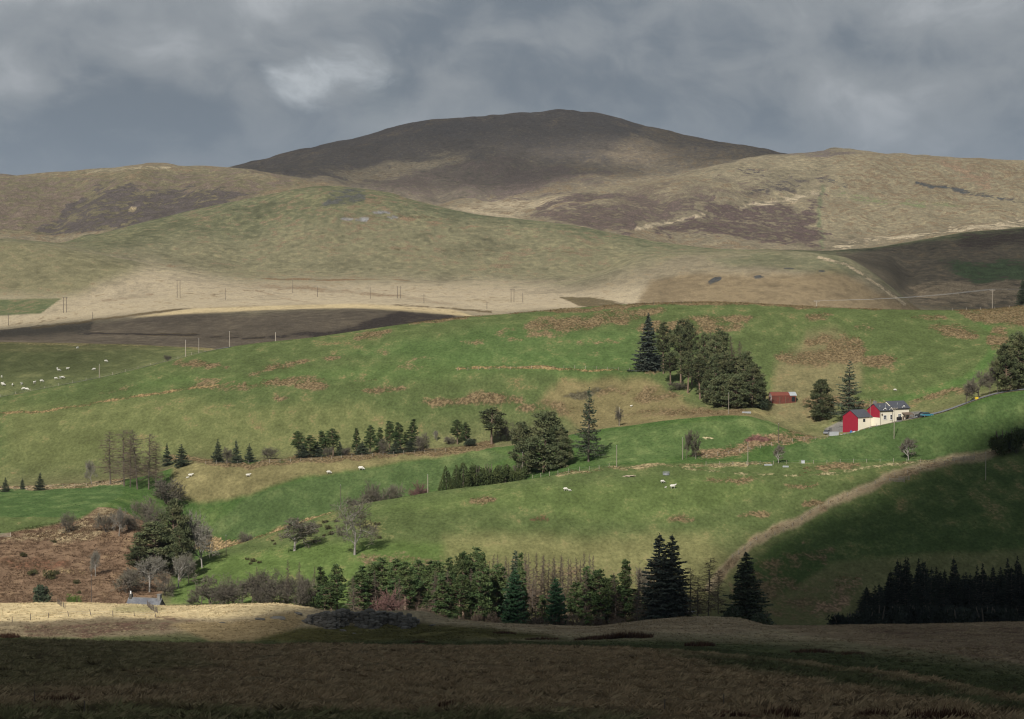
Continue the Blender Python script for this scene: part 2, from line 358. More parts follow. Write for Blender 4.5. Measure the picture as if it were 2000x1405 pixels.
# ------------------------------------------------------------------ ground cover
GREEN = (0.090, 0.122, 0.040); BRIGHT = (0.060, 0.112, 0.028); OLIVE = (0.132, 0.136, 0.056); ROUGH = (0.17, 0.15, 0.075)
BRACK = (0.152, 0.112, 0.058); RBRACK = (0.190, 0.122, 0.076); STRAW = (0.47, 0.372, 0.205); DSTRAW = (0.29, 0.235, 0.145)
MOORG = (0.200, 0.170, 0.112); MOLIVE = (0.150, 0.145, 0.084); MGREEN = (0.118, 0.130, 0.068); HEATH = (0.120, 0.098, 0.084); DMOOR = (0.13, 0.104, 0.088)
FGB = (0.225, 0.160, 0.088); FGG = (0.112, 0.108, 0.048); SCREE = (0.20, 0.20, 0.20); DROCK = (0.06, 0.062, 0.062); RUSH = (0.07, 0.042, 0.026)
def lin(c): return np.array(c)
shape = DG.shape
B = np.zeros(shape + (3,)); SEGB = np.broadcast_to(segf, shape)
def base_by_seg(stops):
    ks = np.array([s[0] for s in stops]); cs = np.array([s[1] for s in stops])
    for c in range(3): B[..., c] = np.interp(SEGB, ks, cs[:, c])
base_by_seg([(0, FGG), (1, FGB), (2.6, FGB), (3, FGB), (3.25, (0.068, 0.078, 0.034)), (4.5, (0.068, 0.078, 0.034)), (5, DSTRAW), (6, DSTRAW), (6.5, MGREEN), (8, OLIVE), (8.6, OLIVE), (9.2, GREEN), (10, GREEN),
             (10.5, BRIGHT), (13, BRIGHT), (13.1, ROUGH), (15, OLIVE), (15.5, GREEN), (17, GREEN), (18, GREEN), (19, OLIVE), (20, OLIVE), (21, DMOOR), (22, DSTRAW), (23, MOORG),
             (23.4, (0.36,0.30,0.2)), (24.0, (0.34,0.285,0.19)), (24.4, MOORG), (25, MOLIVE), (26.5, MOORG), (27.3, MOLIVE), (28, MGREEN), (29, MOORG), (31, MOORG), (32, MOORG), (34, HEATH), (37, HEATH)])
PATCH = np.zeros(shape + (3,)); PW = np.zeros(shape); PATCH[:] = BRACK
GSC = np.clip(DG / 900.0, 0.35, 3.0)
W1 = fbm(XG / 30 / GSC, YG / 55 / GSC, 6, 77, 0.62) - 0.5; W2 = fbm(XG / 30 / GSC, YG / 55 / GSC, 6, 91, 0.62) - 0.5
W1 *= 2.2; W2 *= 2.2
def wob(px, amp=1.0): return W1 * amp * px, W2 * amp * px * 0.5
def region(k0, k1, poly, colr, soft=6.0, wobble=10.0, amount=1.0):
    """a field or sward with its own cover (feathered edge)"""
    if wobble > 6: wobble *= 2.2; soft *= 1.5
    xs = [p[0] for p in poly]; ys = [p[1] for p in poly]; m = soft + wobble
    sel = (SEGB >= k0) & (SEGB <= k1) & (PXG > min(xs) - m) & (PXG < max(xs) + m) & (PYG > min(ys) - m) & (PYG < max(ys) + m)
    if not sel.any(): return
    d = poly_sd(PXG[sel] + W1[sel] * wobble, PYG[sel] + W2[sel] * wobble * 0.5, poly)
    wgt = sstep(d, -soft * 0.5, soft * 0.5)[:, None] * amount
    B[sel] = B[sel] * (1 - wgt) + np.array(colr) * wgt
    PW[sel] *= 1 - wgt[:, 0]
def patch(k0, k1, poly, colr=BRACK, soft=10.0, wobble=14.0, amount=1.0):
    """ragged overlay (bracken, heather, straw) broken up further by the material"""
    if soft > 4: wobble *= 2.6; soft *= 1.7
    xs = [p[0] for p in poly]; ys = [p[1] for p in poly]; m = soft + wobble
    sel = (SEGB >= k0) & (SEGB <= k1) & (PXG > min(xs) - m) & (PXG < max(xs) + m) & (PYG > min(ys) - m) & (PYG < max(ys) + m)
    if not sel.any(): return
    d = poly_sd(PXG[sel] + W1[sel] * wobble, PYG[sel] + W2[sel] * wobble * 0.6, poly)
    wgt = np.minimum(sstep(d, -soft, soft * 0.7) * (amount + (0.02 if k0 > 22 else 0.05)), 1.0); up = wgt > PW[sel]
    i = np.where(sel); i = tuple(q[up] for q in i)
    PATCH[i] = colr; PW[i] = wgt[up]
def strip(k0, k1, pts, colr, width, amount=1.0, kind='patch', soft=2.5):
    sel = (SEGB >= k0) & (SEGB <= k1)
    xs = [p[0] for p in pts]; ys = [p[1] for p in pts]; m = width + 14
    sel &= (PXG > min(xs) - m) & (PXG < max(xs) + m) & (PYG > min(ys) - m) & (PYG < max(ys) + m)
    if not sel.any(): return
    d = line_d(PXG[sel] + W1[sel] * 12, PYG[sel] + W2[sel] * (2.5 * width + 2), pts); wgt = (1 - sstep(d, width * 0.35, width * 1.35 + 0.5)) * amount
    i = np.where(sel)
    if kind == 'patch':
        up = wgt > PW[sel]; i = tuple(q[up] for q in i); PATCH[i] = colr; PW[i] = wgt[up]
    else:
        B[i] = B[i] * (1 - wgt[:, None]) + np.array(colr) * wgt[:, None]
def ell(cx, cy, rx, ry, tilt=0.0, n=14):
    return [(cx + rx * math.cos(a) , cy - ry * math.sin(a) - tilt * rx * math.cos(a)) for a in np.linspace(0, 2 * math.pi, n, endpoint=False)]
# --- foreground moor
region(0, 4, [(-900, 1385), (300, 1378), (900, 1388), (1250, 1400), (1250, 1800), (-900, 1800)], FGG, 18, 22)
region(0, 4, [(-900, 1225), (200, 1240), (420, 1290), (300, 1330), (60, 1345), (-900, 1350)], FGG, 30, 26, 0.75)
region(1, 4, [(1280, 1275), (1500, 1288), (1800, 1335), (2100, 1385), (2100, 1410), (1700, 1345), (1400, 1300)], (0.068, 0.078, 0.034), 14, 14, 0.95)
for cx_, cy_, rx_, ry_ in ((520, 1330, 160, 9), (820, 1300, 120, 7), (1000, 1355, 150, 9), (1350, 1350, 120, 8), (1600, 1375, 130, 9), (240, 1365, 120, 7), (700, 1275, 200, 6)):
    patch(0, 4, ell(cx_, cy_, rx_, ry_), (0.15, 0.115, 0.065), 8, 18, 0.62)
for cx_, cy_, rx_, ry_ in ((130, 1362, 70, 12), (1500, 1395, 120, 12), (1850, 1395, 110, 14)):
    patch(0, 4, ell(cx_, cy_, rx_, ry_), (0.10, 0.05, 0.03), 8, 12, 0.7)
region(4, 6.6, [(-900, 1170), (620, 1160), (610, 1190), (560, 1192), (440, 1206), (330, 1214), (200, 1206), (60, 1216), (-900, 1222)], STRAW, 6, 8)
region(4, 6.2, ell(270, 1192, 55, 7), (0.24, 0.22, 0.10), 6, 8, 0.7)
region(4, 6.2, [(-900, 1224), (60, 1217), (200, 1208), (330, 1214), (470, 1216), (400, 1232), (330, 1242), (180, 1246), (-900, 1250)], (0.17, 0.135, 0.085), 5, 8)
patch(4, 6.2, [(40, 1224), (330, 1212), (420, 1220), (330, 1238), (180, 1244), (40, 1240)], (0.095, 0.058, 0.042), 6, 14, 0.62)
region(4, 6.2, [(340, 1226), (480, 1206), (580, 1194), (600, 1215), (560, 1240), (420, 1252)], (0.22, 0.165, 0.085), 8, 12)
region(3.1, 6.0, [(500, 1246), (590, 1226), (780, 1215), (940, 1228), (1100, 1246), (1000, 1252), (600, 1254)], (0.075, 0.070, 0.025), 8, 10)
region(5, 6.6, [(880, 1206), (1150, 1218), (1300, 1200), (1500, 1215), (1600, 1226), (1400, 1240), (1180, 1236), (980, 1226)], (0.26, 0.20, 0.125), 5, 7)
region(3.1, 6.6, [(1500, 1224), (2900, 1190), (2900, 1340), (2000, 1300), (1700, 1262), (1560, 1240)], (0.225, 0.168, 0.105), 6, 10)
patch(3.1, 6.6, [(1680, 1232), (2020, 1225), (2050, 1300), (1800, 1280)], (0.10, 0.065, 0.045), 12, 18, 0.6)
# --- bracken slope, gully and left meadow
region(7, 11.5, [(-900, 1040), (0, 1046), (150, 1016), (235, 966), (270, 965), (330, 1010), (350, 1110), (330, 1150), (300, 1200), (-900, 1200)], RBRACK, 5, 8)
patch(7, 11.5, [(-900, 1048), (0, 1052), (120, 1030), (240, 975), (300, 990), (230, 1030), (160, 1060), (60, 1062), (-900, 1070)], (0.225, 0.172, 0.098), 8, 12, 0.6)
patch(7, 11.5, ell(120, 1118, 40, 6), (0.27, 0.20, 0.10), 6, 12, 0.7)
patch(7, 11.5, ell(60, 1105, 70, 12), (0.15, 0.075, 0.045), 8, 12, 0.7)
region(10, 13.2, [(-900, 955), (0, 958), (240, 947), (240, 968), (150, 1012), (0, 1044), (-900, 1040)], (0.068, 0.120, 0.036), 3, 3)
strip(9, 14, [(-300, 962), (0, 956), (120, 952), (240, 944)], (0.27, 0.205, 0.115), 6, 0.9)
region(10, 14, [(350, 905), (420, 905), (560, 900), (860, 884), (950, 880), (780, 905), (600, 930), (480, 962), (400, 985), (340, 975)], (0.20, 0.17, 0.075), 8, 12, 0.9)
strip(11, 15.5, [(330, 903), (560, 898), (700, 893), (860, 884), (960, 876)], BRACK, 8, 0.95)
patch(10, 12.6, [(350, 1080), (420, 1050), (520, 1040), (640, 990), (700, 975), (680, 1000), (560, 1050), (420, 1075)], (0.26, 0.185, 0.09), 8, 10, 0.8)
# --- the spur pasture
region(8, 9.6, [(360, 1090), (620, 1060), (900, 1062), (1000, 1080), (900, 1200), (340, 1200)], (0.098, 0.150, 0.038), 14, 14)
region(8, 10.2, [(860, 1050), (1380, 1045), (1420, 1120), (1350, 1200), (860, 1200)], (0.185, 0.18, 0.07), 25, 20, 0.8)
patch(8, 9.8, [(690, 1085), (900, 1088), (1120, 1098), (1300, 1110), (1300, 1200), (700, 1200)], (0.15, 0.105, 0.062), 14, 18, 0.42)
region(8.6, 10.3, [(700, 1000), (900, 965), (1150, 940), (1400, 930), (1500, 960), (1300, 1020), (1000, 1000)], (0.105, 0.150, 0.042), 20, 20, 0.7)
for q in ((945, 983, 26, 7), (1330, 1016, 26, 6), (1560, 950, 40, 5), (1460, 1010, 30, 5), (1620, 918, 60, 4), (1420, 940, 50, 5), (1660, 915, 30, 4), (1590, 985, 26, 5)):
    patch(8, 12, ell(*q), BRACK, 6, 12, 0.72)
patch(8, 10.5, ell(1050, 1018, 18, 4), (0.09, 0.055, 0.03), 5, 8, 0.8)
patch(8, 10.5, ell(730, 1030, 60, 22), (0.15, 0.14, 0.055), 14, 14, 0.35)
strip(9.5, 11.8, [(1080, 925), (1200, 912), (1330, 910), (1500, 908)], (0.22, 0.178, 0.092), 4.5, 0.6)
strip(9.5, 12, [(1330, 914), (1480, 930), (1640, 928), (1700, 915), (1880, 900)], (0.24, 0.205, 0.11), 3.5, 0.5)
region(10.5, 13.6, [(1500, 900), (1560, 866), (1640, 852), (1720, 834), (1830, 812), (1960, 775), (2900, 650), (2900, 830), (1960, 880), (1890, 895), (1700, 900)], (0.070, 0.118, 0.036), 4, 4)
strip(8, 13, BRACKEN_BANK, (0.185, 0.135, 0.078), 9, 0.42)
strip(8, 13, BRACKEN_BANK, (0.33, 0.26, 0.158), 10, 0.95, 'base')
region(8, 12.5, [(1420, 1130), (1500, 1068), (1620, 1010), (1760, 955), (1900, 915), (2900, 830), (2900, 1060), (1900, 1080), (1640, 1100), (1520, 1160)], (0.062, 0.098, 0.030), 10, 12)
patch(8, 10, [(1420, 1130), (1560, 1060), (1640, 1090), (1560, 1150), (1650, 1130), (1600, 1220), (1400, 1210)], (0.125, 0.092, 0.05), 14, 20, 0.42)
patch(8, 10, [(1580, 1200), (1640, 1130), (1700, 1125), (1690, 1165), (1620, 1215)], (0.20, 0.135, 0.082), 8, 14, 0.5)
region(12.6, 15.3, [(1618, 850), (1660, 840), (1720, 831), (1800, 815), (1800, 804), (1700, 812), (1640, 824), (1612, 838)], (0.16, 0.155, 0.145), 4, 4)
# --- field behind the spur, rough bank below the grove
region(11, 13.4, [(400, 1045), (480, 968), (620, 932), (800, 905), (960, 882), (1000, 895), (850, 955), (640, 1000), (480, 1050)], (0.074, 0.118, 0.038), 6, 8)
region(11, 14.5, [(1160, 905), (1180, 842), (1440, 818), (1530, 824), (1500, 856), (1400, 880), (1200, 912)], (0.078, 0.128, 0.038), 4, 5)
patch(10.6, 14, [(1340, 890), (1440, 866), (1520, 850), (1600, 815), (1630, 850), (1500, 876), (1380, 898)], (0.185, 0.130, 0.072), 8, 12, 0.7)
patch(10.6, 14, ell(1475, 862, 30, 5), (0.12, 0.06, 0.05), 5, 8, 0.85)
patch(11, 14, ell(1383, 856, 12, 2.5), (0.42, 0.36, 0.2), 3, 4, 0.9)
region(13, 16.4, [(1140, 838), (1050, 790), (1080, 740), (1240, 730), (1360, 800), (1500, 806), (1500, 815), (1300, 826)], (0.205, 0.165, 0.075), 12, 16, 0.85)
for q in ((1090, 795, 50, 12), (1270, 775, 50, 14), (1330, 806, 120, 8), (1040, 800, 30, 8), (1240, 730, 60, 5), (1180, 760, 36, 8)):
    patch(13, 16.6, ell(*q), BRACK, 8, 14, 0.75)
patch(13, 16.6, [(1090, 772), (1160, 752), (1200, 752), (1130, 778)], (0.085, 0.075, 0.045), 5, 10, 0.8)
region(13.6, 16.8, [(1480, 800), (1500, 720), (1580, 650), (1640, 650), (1700, 690), (1700, 760), (1620, 830), (1500, 830)], (0.185, 0.160, 0.078), 22, 24, 0.85)
for q in ((1600, 700, 70, 16), (1660, 690, 46, 26), (1605, 668, 34, 9), (1725, 712, 30, 10), (1540, 700, 40, 10), (1750, 790, 90, 5, 0.12), (1840, 775, 60, 5, 0.2), (1620, 790, 60, 10), (1600, 622, 26, 5), (1700, 646, 22, 4)):
    patch(13.6, 17.4, ell(*q), BRACK, 8, 14, 0.85)
region(13.6, 17, [(1690, 790), (1790, 770), (1880, 740), (1930, 690), (1935, 650), (1905, 630), (1920, 625), (1955, 655), (1950, 700), (1890, 752), (1780, 788)], (0.075, 0.145, 0.035), 8, 8, 0.8)
patch(15.4, 17.6, [(1860, 608), (2100, 598), (2100, 640), (2000, 640), (1900, 630)], BRACK, 6, 12, 0.9)
for q in ((1870, 655, 40, 12), (1955, 665, 26, 22), (1815, 628, 34, 4), (1840, 648, 26, 6)): patch(15, 17.4, ell(*q), BRACK, 6, 12, 0.8)
# --- the long green hill
strip(16.3, 17.8, [(800, 632), (1000, 612), (1250, 594), (1400, 592), (1550, 598), (1700, 605), (1850, 607)], BRACK, 5, 0.85)
for q in ((1080, 640, 150, 17, 0.22), (1180, 620, 120, 12, 0.1), (950, 668, 80, 8, 0.2), (1000, 655, 70, 10, 0.2), (1160, 668, 40, 6), (880, 672, 36, 5, 0.2), (720, 655, 40, 5, 0.15), (1330, 640, 110, 12), (1400, 625, 70, 8),
          (830, 703, 26, 5), (800, 721, 50, 7), (540, 716, 60, 6, 0.15), (520, 742, 120, 7, 0.03), (610, 752, 26, 9), (745, 764, 48, 5), (880, 788, 60, 8), (960, 785, 60, 12), (440, 752, 60, 6, 0.12),
          (330, 800, 30, 5, 0.2), (250, 765, 60, 3, 0.15), (100, 803, 100, 3, 0.12), (400, 715, 50, 5, 0.1), (740, 690, 20, 3), (1140, 685, 30, 4), (640, 698, 16, 3), (560, 775, 14, 3), (700, 745, 30, 3)):
    patch(15, 17.6, ell(*q), BRACK, 6, 12, 0.8)
region(15, 17.2, [(250, 770), (560, 735), (760, 750), (1000, 735), (1250, 735), (1230, 690), (900, 700), (640, 720), (300, 750)], (0.090, 0.150, 0.040), 20, 20, 0.55)
region(15, 17.4, [(640, 690), (1000, 640), (1240, 640), (1220, 710), (900, 715)], (0.075, 0.140, 0.038), 20, 20, 0.55)
region(13, 16.6, [(-900, 980), (0, 950), (0, 800), (300, 785), (700, 790), (840, 860), (400, 895)], (0.150, 0.165, 0.058), 25, 25, 0.7)
strip(15, 17, [(890, 722), (1060, 719), (1230, 723)], (0.23, 0.16, 0.07), 3, 0.8)
strip(13, 16.8, [(-100, 815), (80, 805), (220, 783), (330, 770), (430, 752)], (0.22, 0.155, 0.07), 3, 0.75)
# --- sheep meadow and the valley moor
region(18.2, 20.4, [(-900, 790), (0, 780), (420, 690), (380, 683), (0, 690), (-900, 690)], (0.105, 0.125, 0.048), 5, 8, 0.8)
strip(18.2, 21, [(-200, 668), (0, 670), (200, 673), (420, 683)], (0.21, 0.18, 0.08), 5, 0.8)
region(21, 23.2, [(-900, 680), (0, 672), (600, 690), (960, 640), (920, 622), (700, 604), (350, 616), (60, 648), (-900, 660)], (0.175, 0.140, 0.100), 8, 10)
patch(21, 23.2, [(-900, 660), (0, 664), (170, 650), (180, 630), (60, 640), (-900, 655)], (0.09, 0.078, 0.06), 8, 10, 0.9)
patch(21, 23.2, [(530, 655), (660, 645), (780, 610), (880, 616), (880, 640), (700, 660)], (0.075, 0.06, 0.05), 6, 12, 0.8)
strip(21, 24, [(160, 652), (330, 656), (560, 660)], (0.075, 0.06, 0.05), 1.6, 0.95)
strip(22.6, 24, [(60, 642), (180, 627), (350, 608), (520, 600), (700, 596), (860, 602), (960, 612)], (0.12, 0.09, 0.05), 2.4, 0.95)
region(22.9, 25, [(380, 603), (520, 597), (700, 593), (880, 604), (930, 620), (700, 602), (500, 606), (250, 622)], STRAW, 3, 4, 0.8)
region(23.6, 25.4, [(-900, 585), (0, 585), (120, 583), (80, 612), (0, 640), (-900, 650)], (0.10, 0.12, 0.055), 2, 2)
region(23.2, 26, [(-900, 440), (0, 470), (150, 495), (320, 530), (200, 560), (120, 582), (-900, 585)], (0.170, 0.158, 0.084), 24, 18, 0.9)
region(23.2, 27.6, [(300, 525), (480, 545), (640, 548), (800, 551), (1000, 556), (1180, 575), (1250, 590), (1180, 606), (1000, 604), (700, 590), (400, 598), (200, 600), (130, 590)], (0.355, 0.295, 0.200), 34, 14, 0.85)
for pts, wd in (([(510, 556), (600, 565), (700, 573), (800, 584), (880, 596)], 3.0), ([(500, 565), (580, 588), (620, 595)], 1.2), ([(560, 560), (640, 566)], 3), ([(200, 590), (300, 580)], 3)):
    strip(23, 26.6, pts, (0.20, 0.145, 0.09), wd * 1.3, 0.5)
patch(23, 26.8, [(1090, 580), (1150, 580), (1240, 596), (1180, 602), (1130, 596)], (0.12, 0.095, 0.05), 3, 6, 0.9)
# --- knoll and the low hill to the right
region(26, 28.6, [(120, 478), (300, 432), (500, 388), (640, 365), (760, 380), (700, 410), (500, 440), (300, 480), (200, 500)], (0.125, 0.128, 0.068), 30, 24, 0.85)
region(25, 28.4, [(380, 480), (700, 420), (1000, 440), (1200, 470), (1250, 520), (1100, 545), (700, 545), (480, 540), (340, 520)], (0.178, 0.165, 0.094), 30, 24, 0.75)
strip(25, 28, [(300, 522), (440, 541), (600, 546), (800, 550)], (0.17, 0.11, 0.06), 2.0, 0.7)
patch(26, 28.6, [(620, 400), (650, 380), (700, 374), (716, 380), (700, 395), (640, 404)], (0.075, 0.076, 0.068), 5, 10, 0.55)
for q in ((745, 416, 18, 3), (705, 430, 14, 3), (672, 429, 14, 2), (765, 425, 10, 2)): patch(26, 28.6, ell(*q), SCREE, 2, 5, 0.95)
patch(26, 28.6, ell(890, 440, 120, 16, -0.1), (0.16, 0.11, 0.065), 12, 18, 0.5)
for q in ((470, 502, 40, 3), (450, 513, 50, 5), (300, 474, 34, 1.6)): patch(25.5, 28, ell(*q), (0.18, 0.13, 0.08), 5, 8, 0.45)
strip(26, 28, [(640, 424), (800, 424), (950, 428)], (0.11, 0.095, 0.05), 0.9, 0.8); strip(26, 28, [(640, 488), (800, 489), (1000, 492), (1120, 492)], (0.11, 0.095, 0.05), 0.9, 0.7)
region(22.5, 26, [(1225, 640), (1235, 590), (1265, 550), (1330, 530), (1480, 540), (1640, 530), (1760, 590), (1830, 610), (1830, 660)], (0.185, 0.140, 0.080), 14, 14, 0.95)
region(23.8, 26.4, [(1240, 540), (1330, 498), (1470, 497), (1400, 525), (1280, 548)], MOORG, 8, 8, 0.8)
region(23.8, 26.4, [(1380, 506), (1500, 497), (1640, 505), (1700, 545), (1560, 530), (1420, 520)], MGREEN, 12, 12, 0.6)
for q in ((1395, 548, 14, 6, 0.4), (1480, 542, 10, 3), (1540, 525, 12, 2), (1605, 530, 8, 2)): patch(24, 26.4, ell(*q), DROCK, 2, 6, 0.9)
strip(24.3, 26.5, [(1600, 505), (1660, 522), (1720, 560), (1770, 600)], (0.32, 0.26, 0.17), 3.5, 0.85)
region(26.4, 28.3, [(1640, 500), (1720, 490), (1850, 470), (2000, 455), (2900, 420), (2900, 620), (1790, 606), (1720, 550)], (0.135, 0.112, 0.078), 8, 10)
patch(26.4, 28.3, [(1840, 520), (1960, 515), (2100, 520), (2100, 545), (1900, 555)], (0.07, 0.10, 0.045), 10, 12, 0.85)
patch(26.4, 28.3, [(1780, 570), (1850, 558), (2100, 550), (2100, 590), (1800, 600)], (0.23, 0.18, 0.115), 8, 14, 0.8)
patch(26.4, 28.3, [(1860, 460), (2050, 450), (2050, 480), (1880, 490)], (0.08, 0.06, 0.045), 8, 14, 0.7)
patch(26.4, 28.3, [(1640, 505), (1740, 510), (1800, 560), (1730, 590), (1700, 550)], (0.085, 0.072, 0.05), 10, 14, 0.6)
# --- brown hill, right hill, mountain
region(29.6, 31.6, [(-900, 360), (0, 345), (280, 324), (560, 346), (640, 366), (500, 400), (300, 440), (100, 470), (-900, 470)], (0.165, 0.145, 0.085), 14, 18)
patch(29.6, 31.6, [(-60, 360), (100, 345), (300, 350), (520, 350), (620, 362), (520, 395), (300, 440), (100, 465), (-60, 455)], (0.130, 0.10, 0.075), 16, 40, 0.5)
patch(29.6, 31.4, [(60, 440), (190, 370), (260, 360), (300, 388), (450, 380), (520, 395), (430, 410), (300, 440), (140, 462), (60, 462)], (0.080, 0.066, 0.060), 16, 26, 0.78)
patch(29.6, 31.4, ell(258, 410, 10, 9), (0.34, 0.27, 0.16), 5, 6, 0.9)
strip(29.6, 31.6, [(170, 335), (230, 328), (330, 327)], (0.26, 0.22, 0.14), 5, 0.45)
region(29.6, 31.2, [(0, 462), (120, 462), (220, 448), (150, 475), (0, 480)], MOORG, 6, 6)
region(29.6, 33.2, [(840, 412), (1000, 386), (1130, 390), (1000, 425), (900, 416)], (0.36, 0.30, 0.20), 14, 16, 0.9)
region(30.2, 31.8, [(1330, 350), (1450, 318), (1620, 296), (1900, 312), (2000, 320), (2900, 310), (2900, 440), (2000, 430), (1700, 470), (1610, 470), (1600, 400), (1400, 360)], (0.228, 0.196, 0.124), 20, 18, 0.9)
for poly, c_, a_ in (([(1050, 410), (1150, 385), (1300, 380), (1390, 395), (1380, 420), (1240, 425), (1200, 445), (1080, 425)], (0.100, 0.074, 0.062), 0.84),
                     ([(1270, 450), (1400, 415), (1520, 400), (1600, 400), (1600, 480), (1450, 478), (1300, 465)], (0.085, 0.060, 0.053), 0.92),
                     ([(1100, 398), (1250, 365), (1460, 350), (1600, 350), (1580, 372), (1400, 380), (1200, 398)], (0.125, 0.098, 0.07), 0.66),
                     ([(1420, 362), (1470, 352), (1600, 350), (1590, 370), (1480, 372)], (0.075, 0.062, 0.055), 0.8)):
    patch(29.6, 31.6, poly, c_, 12, 26, a_)
strip(30, 31.6, [(1560, 356), (1580, 352), (1620, 358), (1650, 366)], DROCK, 5, 0.5); strip(30, 31.6, [(1790, 362), (1850, 370), (1900, 377), (1960, 390), (2010, 402)], DROCK, 4, 0.75)
strip(29.6, 31.6, [(1604, 370), (1601, 420), (1606, 484)], (0.14, 0.165, 0.085), 4, 0.75, 'base')
strip(29.6, 31.6, [(1240, 446), (1330, 428), (1440, 408), (1520, 392), (1600, 380)], (0.33, 0.275, 0.185), 4.5, 0.9)
strip(29.6, 31.6, [(1620, 482), (1750, 470), (1850, 450), (2010, 432)], (0.33, 0.275, 0.185), 5, 0.9)
patch(29.6, 31.6, [(1480, 300), (1620, 291), (1680, 300), (1600, 308)], HEATH, 4, 8, 0.8)
for q in ((1700, 392, 40, 6), (1790, 390, 30, 5), (1640, 383, 26, 6), (1830, 396, 40, 4)): patch(30, 31.5, ell(*q), (0.15, 0.165, 0.08), 6, 12, 0.6)
patch(30.5, 31.8, ell(1890, 340, 50, 14, -0.5), (0.19, 0.135, 0.085), 8, 14, 0.7)
patch(32, 33.9, [(640, 345), (760, 320), (870, 305), (1000, 320), (1180, 325), (1200, 350), (1100, 372), (900, 392), (780, 380), (680, 360)], (0.120, 0.092, 0.076), 16, 34, 0.74)
region(32, 33.8, [(600, 352), (720, 330), (860, 302), (900, 306), (840, 330), (760, 350), (680, 360)], (0.27, 0.225, 0.15), 14, 18, 0.85)
region(32, 33.9, [(1120, 372), (1230, 345), (1330, 330), (1250, 318), (1290, 345), (1200, 366)], (0.225, 0.188, 0.125), 18, 18, 0.6)
region(33.0, 34.2, [(1190, 306), (1210, 262), (1290, 262), (1330, 285), (1260, 312)], (0.205, 0.165, 0.115), 26, 20, 0.75)
patch(32.6, 35, [(450, 335), (800, 240), (1090, 212), (1240, 240), (1180, 300), (1000, 318), (860, 300), (640, 345)], (0.095, 0.082, 0.072), 14, 30, 0.6)
# stray bracken fronds over the open hill and heather tufts over the moors
st_ = ((SEGB > 15.2) & (SEGB < 17.8)) * 0.12 + ((SEGB > 8) & (SEGB < 10.3)) * 0.10 + ((SEGB > 29.5) & (SEGB < 34.5)) * 0.34 + ((SEGB > 26) & (SEGB < 29)) * 0.26 + ((SEGB > 23) & (SEGB < 26)) * 0.2
up_ = st_ > PW
for A_ in (B, PATCH):
    lum_ = A_ @ np.array([0.3, 0.6, 0.1]); A_[:] = A_ + (lum_[..., None] * np.array([1.04, 1.0, 0.86]) - A_) * 0.10
PATCH[up_ & (SEGB > 22)] = (0.15, 0.115, 0.072); PATCH[up_ & (SEGB <= 22)] = BRACK; PW[up_] = st_[up_]

